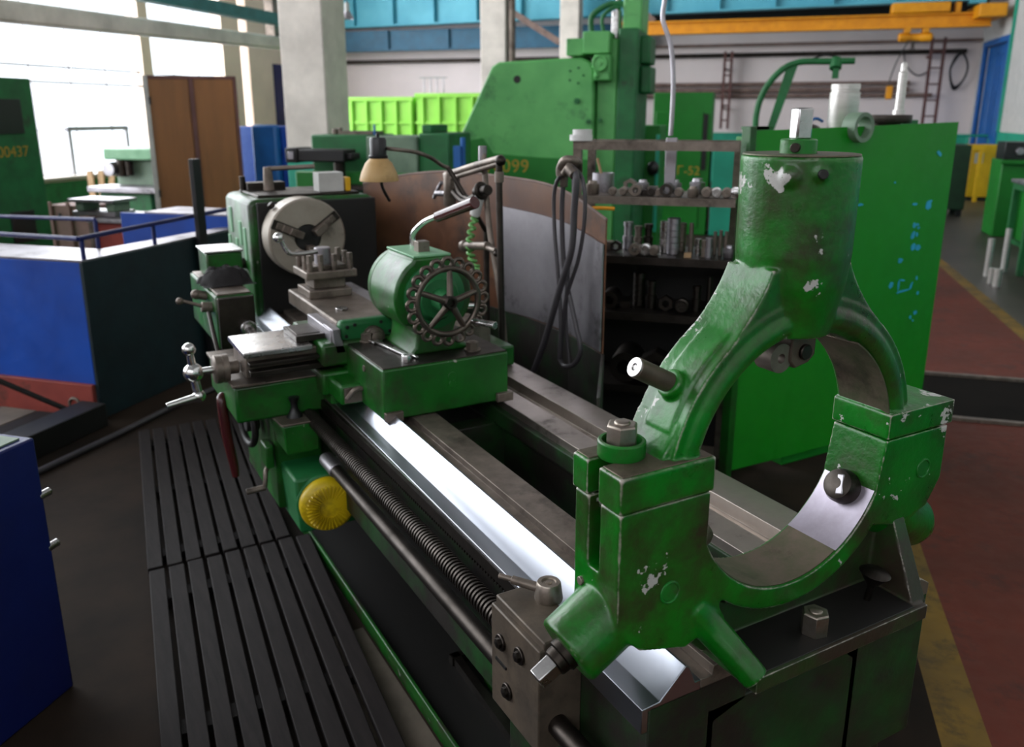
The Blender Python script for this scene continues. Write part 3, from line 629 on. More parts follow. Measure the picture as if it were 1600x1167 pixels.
# headstock
m = MB().prism([(0.80, 0.74), (0.80, 1.255), (0.815, 1.278), (0.845, 1.283), (1.36, 1.283), (1.40, 1.26), (1.40, 0.74)], 3.80, 4.3)
hs = m.build('headstock', G_LATHE, la, bevel=0.02, segs=3)
MB().box(0.86, 3.86, 1.28, 1.34, 4.25, 1.295).build('top_cover', DKST, hs, bevel=0.006)
MB().box(0.835, 3.783, 0.76, 1.39, 3.802, 1.27).build('front_plate', OILBLK, hs, bevel=0.006)
for y, z0, z1 in ((3.90, 1.0, 1.15), (3.99, 1.06, 1.17), (4.09, 0.96, 1.08), (4.18, 1.10, 1.22), (4.25, 0.98, 1.08)): MB().box(0.795, y-0.022, z0, 0.802, y+0.022, z1).build('label_plate', G_PALE, hs, bevel=0.002)
for y, z in ((3.95, 0.98), (4.15, 0.92)): MB().cyl((0.80, y, z), (0.735, y, z), 0.025).cyl((0.745, y, z), (0.72, y+0.02, z-0.11), 0.009).ball((0.72, y+0.02, z-0.115), 0.016).build('gear_lever', DKST, hs)
MB().cyl((0.97, 4.1, 1.295), (0.97, 4.1, 1.405), 0.026, 0.02).cyl((0.97, 4.1, 1.397), (1.17, 4.0, 1.408), 0.011).build('shift_post', OILST, hs)
MB().cyl((0.87, 4.2, 1.28), (0.87, 4.2, 1.36), 0.014).box(0.88, 4.14, 1.294, 1.06, 4.24, 1.33).build('cover_handle', DKST, hs)
# chuck
cy = 3.62
ch = MB().rev((LX, 3.80, LZ+0.01), (0, -1, 0), [(0.10, -0.02), (0.10, 0.05), (0.165, 0.055), (0.172, 0.06), (0.172, 0.172), (0.165, 0.18), (0.06, 0.181), (0.058, 0.12), (0.0, 0.12)], 48, True, False).build('chuck', CHUCKM, la)
MB().rev((LX, 3.625, LZ+0.01), (0, -1, 0), [(0.055, 0), (0.055, 0.004), (0.0, 0.004)], 32, True, False).build('chuck_bore', OILBLK, ch)
for k in range(3):
    a = R(35+120*k); ex = Vector((math.cos(a), 0, math.sin(a))); c = Vector((LX, cy, LZ+0.01))
    MB().obox(c+ex*0.105+Vector((0, 0.004, 0)), ex, (0, 1, 0), 0.062, 0.008, 0.021).build('jaw_slot', DKST, ch)
    MB().obox(c+ex*0.062+Vector((0, -0.02, 0)), ex, (0, 1, 0), 0.03, 0.028, 0.016).obox(c+ex*0.098+Vector((0, -0.008, 0)), ex, (0, 1, 0), 0.024, 0.016, 0.016).obox(c+ex*0.132+Vector((0, -0.002, 0)), ex, (0, 1, 0), 0.016, 0.01, 0.015).build('chuck_jaw', OILST, ch, bevel=0.003)
MB().cyl((LX-0.12, 3.71, LZ+0.14), (LX-0.135, 3.71, LZ+0.157), 0.014, n=16).build('key_socket', DKST, ch)
# feed gearbox left of the headstock with its levers
gb = MB().box(0.53, 3.22, 0.78, 0.675, 3.79, 0.985).build('feed_gearbox', G_LATHE, la, bevel=0.008)
MB().box(0.535, 3.2, 0.78, 0.67, 3.222, 0.98).build('cover', DKST, gb, bevel=0.004)
MB().box(0.54, 3.23, 0.984, 0.665, 3.78, 0.992).build('top_plate', OILST, gb, bevel=0.003)
MB().cyl((0.635, 3.22, 0.86), (0.635, 3.17, 0.86), 0.03).cyl((0.635, 3.18, 0.86), (0.635, 2.85, 0.82), 0.018).build('drive_shaft', STEEL, gb)
MB().cyl((0.53, 3.30, 0.93), (0.49, 3.30, 0.935), 0.02).tube([(0.5, 3.30, 0.935), (0.465, 3.30, 0.95), (0.425, 3.30, 0.965)], 0.007, 8).ball((0.415, 3.30, 0.966), 0.014).build('shift_lever', OILST, gb)
MB().cyl((0.53, 3.4, 0.955), (0.495, 3.4, 0.965), 0.018).ball((0.49, 3.4, 0.966), 0.02).build('selector_knob', OILST, gb)
MB().tube([(0.51, 3.26, 0.92), (0.50, 3.1, 0.83), (0.50, 2.95, 0.72)], 0.008, 8).build('control_rod', DKST, gb)
MB().box(0.57, 3.58, 0.99, 0.715, 3.77, 1.095).build('switch_box', G_LATHE, gb, bevel=0.008)
MB().box(0.563, 3.57, 1.095, 0.72, 3.78, 1.103).build('switch_box_lid', STEEL, gb, bevel=0.003)

# carriage: saddle, cross slide, compound, tool post
sa = MB().box(0.715, 2.50, 0.776, 1.42, 2.98, 0.85).box(0.735, 2.38, 0.776, 0.90, 2.62, 0.84).box(1.24, 2.62, 0.776, 1.42, 3.2, 0.84).build('saddle', G_LATHE, la, bevel=0.008)
MB().box(0.745, 2.372, 0.785, 0.83, 2.382, 0.832).tube([(0.75, 2.37, 0.80), (0.77, 2.366, 0.825), (0.80, 2.366, 0.828), (0.825, 2.368, 0.80)], 0.007, 8).build('way_wiper', OILST, sa)
cs = MB().prism([(0.495, 0.85), (0.495, 0.925), (1.36, 0.925), (1.36, 0.85)], 2.57, 2.75).build('cross_slide', OILST, la, bevel=0.004)
MB().box(0.485, 2.535, 0.925, 0.70, 2.775, 0.942).build('slide_cover', STEEL, cs, bevel=0.003)
MB().box(0.50, 2.53, 0.862, 0.74, 2.571, 0.880).box(0.50, 2.535, 0.893, 0.74, 2.571, 0.905).build('slide_guide', DKST, cs, bevel=0.002)
MB().box(0.72, 2.50, 0.87, 1.06, 2.86, 0.945).build('compound_base', G_LATHE, cs, bevel=0.01)
MB().box(0.66, 2.58, 0.942, 0.76, 2.74, 0.962).box(0.668, 2.60, 0.96, 0.745, 2.72, 0.964).build('chip_tray', DKST, cs, bevel=0.004)
# hand crank with ball grip
MB().cyl((0.49, 2.66, 0.868), (0.455, 2.66, 0.868), 0.022).rev((0.457, 2.66, 0.868), (-1, 0, 0), [(0.046, 0), (0.046, 0.018), (0.044, 0.019), (0.044, 0.023), (0.046, 0.024), (0.046, 0.04), (0.04, 0.045)], 40).build('feed_dial', OILST, cs)
ck = MB().cyl((0.42, 2.66, 0.868), (0.37, 2.66, 0.868), 0.012).ball((0.352, 2.66, 0.868), 0.031, n=20).cyl((0.352, 2.66, 0.875), (0.347, 2.66, 0.935), 0.013, 0.011).ball((0.346, 2.66, 0.944), 0.021, n=18).cyl((0.352, 2.66, 0.86), (0.36, 2.655, 0.795), 0.014).ball((0.361, 2.655, 0.79), 0.021).build('ball_crank', CHROME, cs)
MB().cyl((0.355, 2.65, 0.79), (0.262, 2.64, 0.778), 0.0125, 0.010, n=16).build('crank_grip', CHROME, ck)
# compound slide
co = MB().box(0.79, 2.56, 0.945, 1.0, 3.16, 1.0).build('compound_slide', OILST, la, bevel=0.006)
MB().box(0.79, 2.53, 0.928, 1.015, 2.575, 1.005).build('end_plate', G_DARK, co, bevel=0.016, segs=3)
MB().box(0.755, 2.52, 0.93, 0.79, 2.78, 0.985).hexa([(0.765, 2.5, 0.91), (0.80, 2.5, 0.91), (0.80, 2.55, 0.91), (0.765, 2.55, 0.91)], [(0.755, 2.5, 0.99), (0.775, 2.5, 0.99), (0.775, 2.6, 0.99), (0.755, 2.6, 0.99)]).build('gib_strip', GALV, co, bevel=0.003)
MB().rev((0.90, 2.53, 0.948), (0, -1, 0), [(0.034, 0), (0.034, 0.02), (0.030, 0.024), (0.030, 0.034), (0.02, 0.038), (0.02, 0.044), (0.012, 0.047)], 32).build('feed_knob', OILST, co)
for x, z in ((0.815, 0.985), (0.84, 0.99), (0.985, 0.985), (0.96, 0.955), (0.81, 0.955), (0.93, 0.99)): MB().cyl((x, 2.531, z), (x, 2.527, z), 0.006, n=12).build('screw', OILBLK, co)
MB().cyl((0.86, 2.72, 1.0), (0.86, 2.72, 1.008), 0.022).build('oil_cap', STEEL, co)
MB().box(0.97, 2.75, 0.95, 1.09, 3.3, 0.975).hexa([(1.0, 2.62, 0.86), (1.09, 2.62, 0.86), (1.09, 2.75, 0.86), (1.0, 2.75, 0.86)], [(1.0, 2.62, 0.96), (1.09, 2.62, 0.96), (1.09, 2.8, 0.975), (1.0, 2.8, 0.975)]).build('slide_wing', GALV, co, bevel=0.003)
tp = MB().box(0.81, 2.93, 1.0, 0.97, 3.09, 1.03).box(0.835, 2.955, 1.03, 0.955, 3.075, 1.072).box(0.80, 2.92, 1.072, 0.99, 3.1, 1.10).build('tool_post', OILST, la, bevel=0.004)
for x, y in ((0.82, 2.94), (0.82, 3.0), (0.82, 3.08), (0.86, 2.94), (0.91, 2.935), (0.97, 2.94), (0.97, 3.0), (0.97, 3.08), (0.92, 3.08)): MB().cyl((x, y, 1.098), (x, y, 1.132), 0.010).obox((x, y, 1.145), (1, 0.3, 0), (-0.3, 1, 0), 0.008, 0.008, 0.014).build('clamp_bolt', OILST, tp, bevel=0.001)
MB().box(0.83, 2.95, 1.10, 0.96, 3.07, 1.115).build('tool_plate', OILST, tp, bevel=0.002)
hd = MB().cyl((0.89, 3.01, 1.10), (0.89, 3.01, 1.175), 0.032, 0.03).build('post_hub', GALV, tp)
MB().tube([(0.885, 3.0, 1.165), (0.82, 2.99, 1.16), (0.765, 2.98, 1.165), (0.745, 2.98, 1.19), (0.735, 2.98, 1.215)], 0.009, 10).build('post_lever', STEEL, hd)
MB().ball((0.725, 2.98, 1.225), 0.019, n=18).build('lever_ball', CHROME, hd)

# apron
ap = MB().box(0.575, 2.62, 0.36, 0.735, 3.08, 0.776).box(0.455, 2.57, 0.705, 0.745, 3.0, 0.825).box(0.74, 2.50, 0.72, 0.82, 2.64, 0.80).build('apron', G_LATHE, la, bevel=0.009)
MB().box(0.448, 2.562, 0.825, 0.55, 3.01, 0.834).box(0.55, 2.565, 0.825, 0.80, 2.9, 0.830).build('apron_ledge', OILST, ap, bevel=0.002)
bx = MB().hexa([(0.585, 2.49, 0.60), (0.69, 2.49, 0.60), (0.69, 2.63, 0.60), (0.585, 2.63, 0.60)], [(0.575, 2.49, 0.70), (0.69, 2.49, 0.70), (0.69, 2.63, 0.70), (0.565, 2.63, 0.70)]).build('valve_box', G_LATHE, ap, bevel=0.006)
MB().hexa([(0.572, 2.486, 0.70), (0.693, 2.486, 0.70), (0.693, 2.63, 0.70), (0.562, 2.63, 0.70)], [(0.572, 2.486, 0.706), (0.693, 2.486, 0.706), (0.693, 2.63, 0.706), (0.562, 2.63, 0.706)]).build('box_lid', OILST, bx, bevel=0.002)
MB().rev((0.632, 2.555, 0.705), (0, 0, 1), [(0.028, 0), (0.02, 0.012), (0.011, 0.03), (0.011, 0.05), (0.015, 0.055), (0.017, 0.066), (0.0, 0.069)], 20, True, False).build('knob', BLACK, bx)
MB().hexa([(0.60, 2.45, 0.34), (0.79, 2.45, 0.34), (0.79, 2.72, 0.34), (0.60, 2.72, 0.34)], [(0.59, 2.45, 0.53), (0.79, 2.45, 0.53), (0.79, 2.72, 0.53), (0.59, 2.72, 0.53)]).build('lower_case', G_DARK, ap, bevel=0.01)
mo = MB().rev((0.69, 2.46, 0.44), (-0.15, -1, 0), [(0.085, 0), (0.09, 0.012), (0.09, 0.045), (0.084, 0.058), (0.07, 0.066), (0.03, 0.072), (0.0, 0.073)], 40, True, False).build('feed_motor', Y_MOT, la)
m = MB()
for i in range(34):
    a = 2*math.pi*i/34; e = Vector((math.cos(a), 0.0, math.sin(a))); m.obox(Vector((0.680, 2.390, 0.44))+e*0.053, e, (0, 1, 0), 0.02, 0.006, 0.0015)
m.build('fan_grille', Y_MOT, mo)
MB().torus((0.688, 2.44, 0.44), (-0.15, -1, 0), 0.091, 0.008, 40, 10).build('motor_rim', G_DARK, mo)
# levers hanging at the operator's side
MB().tube([(0.475, 2.80, 0.70), (0.455, 2.78, 0.735), (0.445, 2.76, 0.72), (0.45, 2.75, 0.60), (0.462, 2.75, 0.50), (0.465, 2.75, 0.455)], lambda t: 0.012+0.006*math.sin(math.pi*t), 12).build('control_lever', MAROON, ap)
MB().torus((0.53, 2.80, 0.62), (1, 0.1, 0), 0.075, 0.012, 36, 10).cyl((0.565, 2.80, 0.62), (0.52, 2.80, 0.62), 0.03).build('traverse_wheel', OILBLK, ap)
MB().tube([(0.565, 2.68, 0.50), (0.548, 2.66, 0.49), (0.542, 2.65, 0.46), (0.538, 2.65, 0.44)], 0.008, 10).cyl((0.54, 2.65, 0.437), (0.478, 2.655, 0.432), 0.0105).build('small_crank', OILST, ap)
MB().box(0.54, 2.60, 0.52, 0.567, 2.68, 0.60).build('lever_boss', G_LATHE, ap, bevel=0.006)

# tailstock
tb = MB().prism([(0.80, 0.778), (0.80, 0.935), (1.215, 0.935), (1.215, 0.778)], 2.18, 2.62).build('tailstock', G_LATHE, la, bevel=0.006)
MB().box(0.803, 2.185, 0.934, 1.212, 2.615, 0.9385).build('base_top', DKST, tb, bevel=0.002)
for x in (0.80, 1.17): MB().box(x, 2.165, 0.778, x+0.055, 2.185, 0.806).build('felt_wiper', OILST, tb, bevel=0.002)
outl = [(0.925, 0.935), (0.945, 0.96), (0.952, 1.0), (0.935, 1.03)]
for i in range(13):
    a = R(222-8.33*i); outl.append((LX+0.128*math.cos(a), LZ+0.128*math.sin(a)))
outl += [(LX-0.062, LZ+0.122), (LX+0.062, LZ+0.122)]
for i in range(13):
    a = R(58-8.33*i); outl.append((LX+0.128*math.cos(a), LZ+0.128*math.sin(a)))
outl += [(1.085, 1.03), (1.075, 1.0), (1.10, 0.96), (1.15, 0.935)]
up = MB().prism(outl, 2.275, 2.49).build('tailstock_body', G_LATHE, tb, bevel=0.018, segs=3)
MB().rev((LX, 2.488, LZ), (0, 1, 0), [(0.127, 0), (0.124, 0.03), (0.10, 0.06), (0.07, 0.068)], 40).build('quill_end', G_LATHE, up)
MB().cyl((LX, 2.55, LZ), (LX, 2.66, LZ), 0.042).build('quill', STEEL, tb)
MB().box(LX-0.062, 2.28, LZ+0.120, LX+0.062, 2.50, LZ+0.127).build('top_plate', G_PALE, up, bevel=0.002)
MB().obox((LX-0.0, 2.36, LZ+0.142), (1, 0, 0), (0, 1, 0), 0.019, 0.019, 0.017).build('square_nut', OILST, up, bevel=0.002)
cl = MB().tube([(1.03, 2.475, 1.235), (1.03, 2.475, 1.275), (1.035, 2.445, 1.302), (1.05, 2.40, 1.33), (1.065, 2.29, 1.362)], 0.0095, 12).build('clamp_lever', CHROME, up)
MB().cyl((1.058, 2.345, 1.345), (1.09, 2.15, 1.405), 0.016, 0.018).build('lever_grip', MAROON, cl)
MB().rev((LX, 2.28, LZ), (0, -1, 0), [(0.10, 0), (0.10, 0.012), (0.075, 0.02), (0.06, 0.05), (0.035, 0.055), (0.03, 0.11)], 36).build('feed_dial', G_DARK, up)
# handwheel with a pierced scalloped rim
HY = 2.165; hc = Vector((LX-0.005, HY, LZ+0.005))
hw = MB().torus(hc, (0, 1, 0), 0.098, 0.0095, 48, 10).build('handwheel', HWM, tb)
for i in range(20):
    a = 2*math.pi*i/20; MB().torus(hc+Vector((math.cos(a), 0.0, math.sin(a)))*0.1145, (0, 1, 0), 0.0148, 0.0064, 14, 8).build('rim_loop', HWM, hw)
for i in range(5):
    a = R(90+72*i-4); e = Vector((math.cos(a), 0, math.sin(a)))
    MB().cyl(hc+e*0.018-Vector((0, 0.012, 0)), hc+e*0.096, 0.0105, 0.008, n=12).build('spoke', HWM, hw)
MB().rev(hc+Vector((0, 0.03, 0)), (0, -1, 0), [(0.022, 0), (0.022, 0.05), (0.016, 0.056), (0.011, 0.056), (0.010, 0.045), (0.0, 0.045)], 28, True, False).build('hub', DKST, hw)
g0 = hc+Vector((0.078, -0.005, -0.066)); MB().cyl(g0, g0+Vector((0.03, -0.085, -0.0)), 0.009, 0.0115).build('wheel_grip', STEEL, hw)
MB().cyl((1.13, 2.33, 1.06), (1.22, 2.36, 1.045), 0.009).build('locking_pin', CHROME, up)
for x, y in ((1.12, 2.24), (0.87, 2.5)): MB().cyl((x, y, 0.938), (x, y, 0.944), 0.026).hexnut((x, y, 0.944), (0, 0, 1), 0.02, 0.022).build('base_nut', OILST, tb)
MB().cyl((1.02, 2.182, 0.885), (1.02, 2.177, 0.885), 0.014).cyl((1.02, 2.182, 0.86), (1.02, 2.177, 0.86), 0.012).build('cover_screw', G_LATHE, tb)
MB().cyl((0.801, 2.34, 0.90), (0.797, 2.34, 0.90), 0.01).build('cover_screw', OILST, tb)

# chip trough behind the bed, carrying the splash guard
def wallseg(m, p, q, z0, z1, t=0.012):
    p = Vector((p[0], p[1], 0)); q = Vector((q[0], q[1], 0)); d = (q-p).normalized(); n = Vector((-d.y, d.x, 0))*t/2
    m.hexa([tuple((p-n)[:2])+(z0,), tuple((q-n)[:2])+(z0,), tuple((q+n)[:2])+(z0,), tuple((p+n)[:2])+(z0,)], [tuple((p-n)[:2])+(z1,), tuple((q-n)[:2])+(z1,), tuple((q+n)[:2])+(z1,), tuple((p+n)[:2])+(z1,)])
GP = [(1.75, 2.42), (1.80, 2.72), (1.805, 2.95), (1.77, 3.3), (1.70, 3.65), (1.60, 3.98), (1.48, 4.2)]
m = MB(); m.prism([(1.45, 2.02)]+GP[:-1]+[(1.45, 4.0)], 0.34, 0.36, 'z')
for p, q in zip([(1.45, 2.02)]+GP[:-1], GP[:-1]): wallseg(m, p, q, 0.0, 0.79)
wallseg(m, (1.45, 2.02), (1.45, 4.0), 0.0, 0.60)
m.build('chip_trough', G_BED, la, bevel=0.002)
# splash guard: curved rusty sheet, its right end lined with bare metal
sg = thing('splash_guard', 'curved rust brown splash guard sheet standing along the back of the lathe', 'guard', (1.75, 3.0, 0.79))
ztop = [1.285, 1.345, 1.375, 1.385, 1.385, 1.35, 1.30]
def sheet(m, pts, z0s, z1s, t=0.006, k=6):
    P = smoothpath([(p[0], p[1], z0) for p, z0 in zip(pts, z0s)], k); Q = smoothpath([(p[0], p[1], z1) for p, z1 in zip(pts, z1s)], k)
    A = []
    for i, (p, q) in enumerate(zip(P, Q)):
        d = P[min(i+1, len(P)-1)]-P[max(i-1, 0)]; n = Vector((-d.y, d.x, 0)).normalized()*t/2
        A.append([m.v(p-n), m.v(p+n), m.v(q+n), m.v(q-n)])
    for a, b in zip(A, A[1:]):
        for j in range(4): m.face([a[j], a[(j+1) % 4], b[(j+1) % 4], b[j]])
    m.face(A[0]); m.face(A[-1][::-1]); return m
sheet(MB(), GP, [0.791, 0.72, 0.70, 0.70, 0.70, 0.70, 0.70], ztop).build('curved_sheet', RUST, sg)
IN = [(x-0.012, y-0.0) for x, y in GP[:3]]+[(GP[3][0]-0.015, GP[3][1]-0.08)]
o = sheet(MB(), IN, [0.80]*4, [1.20, 1.235, 1.25, 1.262]).build('liner_sheet', GALV, sg); o['label'] = 'bare galvanised lining of the right end'
MB().tube([(p[0], p[1], z+0.002) for p, z in zip(GP, ztop)], 0.0055, 8).build('rolled_edge', PIPE, sg)

# work lamp on a bent arm
wl = thing('work_lamp', 'bell shaped cream work lamp with black socket on a bent tube arm over the lathe', 'lamp', (1.55, 2.95, 0.8))
lc = on_x(592, 262, 1.12)
MB().rev(lc+Vector((0, 0, -0.048)), (0, 0, 1), [(0.072, 0), (0.073, 0.004), (0.066, 0.03), (0.05, 0.065), (0.032, 0.083), (0.03, 0.083), (0.048, 0.064), (0.064, 0.03), (0.071, 0.002)], 40, False, False).build('lamp_shade', CREAM, wl)
so = MB().rev(lc+Vector((0, 0, 0.032)), (0, 0, 1), [(0.032, 0), (0.035, 0.004), (0.035, 0.012), (0.031, 0.016), (0.031, 0.07), (0.027, 0.078), (0.006, 0.079), (0.006, 0.092), (0.0, 0.093)], 32, True, False).build('lamp_socket', BLACK, wl)
MB().ball(lc+Vector((0, 0, -0.005)), 0.028, 1, 1, 1.3).build('bulb', WHITE, wl)
j = on_x(700, 262, 1.42)
MB().tube([lc+Vector((0.03, 0, 0.07)), on_x(622, 234, 1.18), on_x(650, 238, 1.26), on_x(674, 247, 1.33), on_x(690, 258, 1.39), j], 0.0075, 12).build('bent_arm', OILST, wl)
MB().tube([lc+Vector((0.0, -0.02, -0.02)), lc+Vector((0.01, 0.0, -0.07)), lc+Vector((0.06, 0.06, -0.13))], 0.006, 8).build('lamp_cord', BLACK, wl)
MB().cyl((1.56, 2.98, 0.355), (1.56, 2.98, 1.2), 0.012).tube([(1.56, 2.98, 1.19), (1.50, 2.97, 1.28), tuple(j)], 0.010, 10).build('lamp_post', DKST, wl)

# jointed coolant / hoist stand behind the tailstock
cs2 = thing('coolant_stand', 'jointed pipe stand with folded arms and green coil hose behind the tailstock handwheel', 'pipe stand', (1.52, 2.66, 0.36))
X = 1.50
q = lambda x, y, X=1.50: on_x(x, y, X)
pv = MB().tube([q(754, 232), q(757, 262), q(762, 330), q(768, 380), q(778, 440), q(787, 515), q(791, 590)], 0.0115, 12).build('main_pipe', OILST, cs2)
b0 = q(791, 590); MB().cyl(b0, (b0.x, b0.y, 0.36), 0.012).build('foot_pipe', DKST, cs2)
MB().cyl(q(754, 228), q(754, 256), 0.016).build('pipe_cap', GALV, cs2)
X2 = 1.47
q = lambda x, y: on_x(x, y, X2)
MB().tube([q(780, 255), q(780, 300), q(782, 400), q(785, 560)], 0.0125, 12).build('second_pipe', DKST, cs2)
b1 = q(785, 560); MB().cyl(b1, (b1.x, b1.y, 0.36), 0.010).build('foot_pipe', DKST, cs2)
MB().cyl(q(780, 268), q(780, 285), 0.017).build('collar', OILST, cs2)
arm = MB().tube([q(697, 274), q(740, 260), q(783, 248)], 0.015, 10).tube([q(706, 278), q(745, 266), q(780, 255)], 0.011, 10).build('upper_arm', OILST, cs2)
MB().ball(q(782, 251), 0.02).build('joint', DKST, arm)
MB().rev(q(703, 323), q(703, 264)-q(703, 323), [(0.018, 0), (0.026, 0.01), (0.026, 0.125), (0.019, 0.14), (0.008, 0.145)], 24).build('pivot_column', OILST, cs2)
MB().tube([q(709, 300), q(725, 315), q(740, 308), q(755, 298)], 0.014, 10).tube([q(712, 268), q(718, 300), q(735, 312)], 0.012, 10).build('lower_arm', DKST, cs2)
MB().torus(q(752, 298), (0.3, -1, 0.2), 0.024, 0.011, 28, 10).cyl(q(748, 300)+Vector((0, 0.02, 0)), q(757, 296)-Vector((0, 0.03, 0)), 0.02).build('pulley', DKST, cs2)
MB().cyl(q(742, 335), q(750, 306), 0.021, 0.019).build('white_nozzle', WHITE, cs2)
MB().cyl(q(702, 302), q(682, 302), 0.012).tube([q(690, 285), q(684, 296), q(678, 309)], 0.008, 10).build('thumb_lever', GALV, cs2)
hl = [q(743, 338), q(737, 360), q(734, 385), q(738, 405), q(746, 420)]
pp = smoothpath(hl, 12); coil = []
for i, p in enumerate(pp):
    a = i*1.15; coil.append(p+Vector((math.cos(a)*0.012, math.sin(a)*0.012, 0)))
MB().tube(coil, 0.0062, 8, k=3).build('green_coil', SPRING, cs2)
MB().cyl(q(723, 384), q(762, 384), 0.016).cyl(q(755, 384), q(775, 392), 0.011).cyl(q(723, 384), q(728, 384), 0.021).build('cross_fitting', OILST, cs2)
MB().ball(q(776, 396), 0.013).build('tap', DKST, cs2)

# hoses hung over the guard's right end
hose_paths = [
 ('grey rubber hose hanging at the left of the bundle over the splash guard', [(890, 258), (868, 290), (866, 350), (872, 430), (876, 500), (874, 560)], 0.0075),
 ('thickest grey hose crossing the bundle from upper right to lower left', [(888, 262), (900, 275), (897, 330), (893, 390), (875, 450), (852, 530), (834, 580)], 0.0125),
 ('thin grey hose hanging at the right of the bundle over the splash guard', [(892, 258), (910, 280), (914, 330), (905, 400), (884, 470), (876, 560)], 0.0075),
 ('grey hose looping round at the bottom of the hanging bundle', [(882, 270), (878, 330), (882, 420), (898, 500), (907, 545), (898, 568), (882, 572), (874, 560)], 0.0095),
 ('short dark hose tucked into the middle of the hanging bundle', [(896, 280), (896, 340), (888, 420), (884, 500), (890, 570)], 0.0075)]
for k, (lab, pts, r) in enumerate(hose_paths):
    P = [on_x(x, y, 1.66+0.008*k-0.02*(k == 1)) for x, y in pts]
    t = thing('rubber_hose', lab, 'hose', P[0], group='hoses hung over the splash guard')
    MB().tube(P, r, 10).build('hose', RUBBER, t)
    if k in (0, 1, 3): MB().cyl(P[0], P[0]+(P[1]-P[0]).normalized()*0.05, r*1.6).build('hose_clip', OILST, t)
hk = thing('hose_hook', 'bent steel hook at the top of the hose bundle', 'hook', on_x(895, 262, 1.70))
a = on_x(876, 262, 1.66); b = on_x(884, 250, 1.66); c = on_x(902, 254, 1.70); d = on_x(903, 275, 1.75)
MB().tube([a+Vector((0, 0, -0.03)), a, b, c, d], 0.016, 12).build('elbow', OILST, hk)
MB().cyl(d, (1.797, 2.70, d.z-0.02), 0.012).build('hook_arm', DKST, hk)

# spanner on the tailstock, rag by the headstock, paper box, drip tray, duckboards
sp = thing('spanner', 'open ended spanner lying on the tailstock base beside the hand wheel', 'spanner', (0.85, 2.36, 0.9386))
A = on_z(588, 534, 0.944); B = on_z(638, 556, 0.944); dv = (B-A).normalized()
MB().obox((A+B)/2, dv, (0, 0, 1), (B-A).length/2-0.012, 0.0035, 0.0075).build('handle', STEEL, sp, bevel=0.002)
for e, s in ((A, 1), (B, -1)):
    n = Vector((-dv.y, dv.x, 0))
    MB().obox(e, dv, (0, 0, 1), 0.012, 0.0045, 0.017).obox(e-dv*s*0.02+n*0.012, dv, (0, 0, 1), 0.012, 0.0045, 0.005).obox(e-dv*s*0.02-n*0.012, dv, (0, 0, 1), 0.012, 0.0045, 0.005).build('jaw', STEEL, sp, bevel=0.002)
p = on_z(628, 558, 0.945)
tag(MB().rev((p.x+0.0, p.y-0.03, 0.9386), (0, 0, 1), [(0.013, 0), (0.013, 0.018), (0.010, 0.022), (0.0, 0.022)], 6, True, False).build('loose_nut', STEEL), 'loose bright nut beside the end of the spanner', 'nut')
def rag():
    m = MB(); n = 16; g = []
    c = Vector((0.615, 3.45, 0.994))
    for i in range(n+1):
        row = []
        for j in range(n+1):
            x = (i/n-0.5); y = (j/n-0.5); rr = max(0, 1-4.0*(x*x+y*y)); h = 0.055*min(1.0, rr*1.6)**0.7*(1+0.55*noise.noise(Vector((x*7, y*7, 3))))
            row.append(m.v(c+Vector((x*0.2+0.02*noise.noise(Vector((x*8, y*8, 9))), y*0.2, max(0.002, h)))))
        g.append(row)
    for i in range(n):
        for j in range(n): m.face([g[i][j], g[i+1][j], g[i+1][j+1], g[i][j+1]])
    return m.build('rag', CLOTH)
tag(rag(), 'crumpled black rag on the gearbox at the left of the headstock', 'rag')
b = on_z(548, 298, 1.338)
pb = tag(MB().box(1.15, 3.88, 1.296, 1.27, 3.97, 1.385).build('white_box', PAPER, bevel=0.003), 'small white box standing on top of the headstock', 'box')
tag(MB().box(1.28, 3.88, 1.296, 1.305, 3.94, 1.36).build('yellow_tin', Y_CAB, bevel=0.004), 'small yellow tin beside the white box on the headstock', 'tin')
tr = thing('drip_tray', 'black oil drip tray with green rim on the floor under the lathe', 'tray', (0.77, 1.6, 0.0))
o = MB().box(0.762, 0.85, 0.0, 0.774, 3.2, 0.055).build('tray_rim', G_LATHE, tr, bevel=0.003); o['label'] = 'green front rim'
MB().box(0.774, 0.85, 0.0, 0.79, 3.2, 0.016).box(0.79, 1.43, 0.0, 1.40, 3.2, 0.016).build('tray_floor', OILBLK, tr)
MB().box(0.774, 3.19, 0.0, 1.40, 3.2, 0.05).build('tray_end', G_DARK, tr)
tag(MB().obox((0.93, 1.75, 0.03), (0.03, 1, 0), (0, 0, 1), 0.28, 0.014, 0.012).obox((1.03, 2.02, 0.03), (1, 0.03, 0), (0, 0, 1), 0.11, 0.014, 0.012).build('angle_iron', DKST), 'thin bent steel bar lying in the black drip tray', 'bar')
def duckboard(y0, y1, lab, n, xl, slope=0.085):
    t = thing('duckboard', lab, 'duckboard', (xl+0.3+slope*(y1-y0)/2, (y0+y1)/2, 0), group='wooden duckboards along the lathe')
    p = 0.60/9
    for i in range(n):
        a = xl+i*p; j = random.uniform(-0.006, 0.006); sk = slope*(y1-y0)
        MB().hexa([(a+0.006, y0+j, 0.03), (a+p-0.008, y0+j, 0.03), (a+p-0.008+sk, y1+j, 0.03), (a+0.006+sk, y1+j, 0.03)], [(a+0.006, y0+j, 0.055), (a+p-0.008, y0+j, 0.055), (a+p-0.008+sk, y1+j, 0.055), (a+0.006+sk, y1+j, 0.055)]).build('slat', DUCK, t, bevel=0.003)
    for k in range(3):
        y = y0+0.12+(y1-y0-0.3)*k/2; x = xl+slope*(y-y0); MB().box(x+0.012, y, 0.0, x+p*n-0.012, y+0.06, 0.03).build('bearer', DUCK, t)
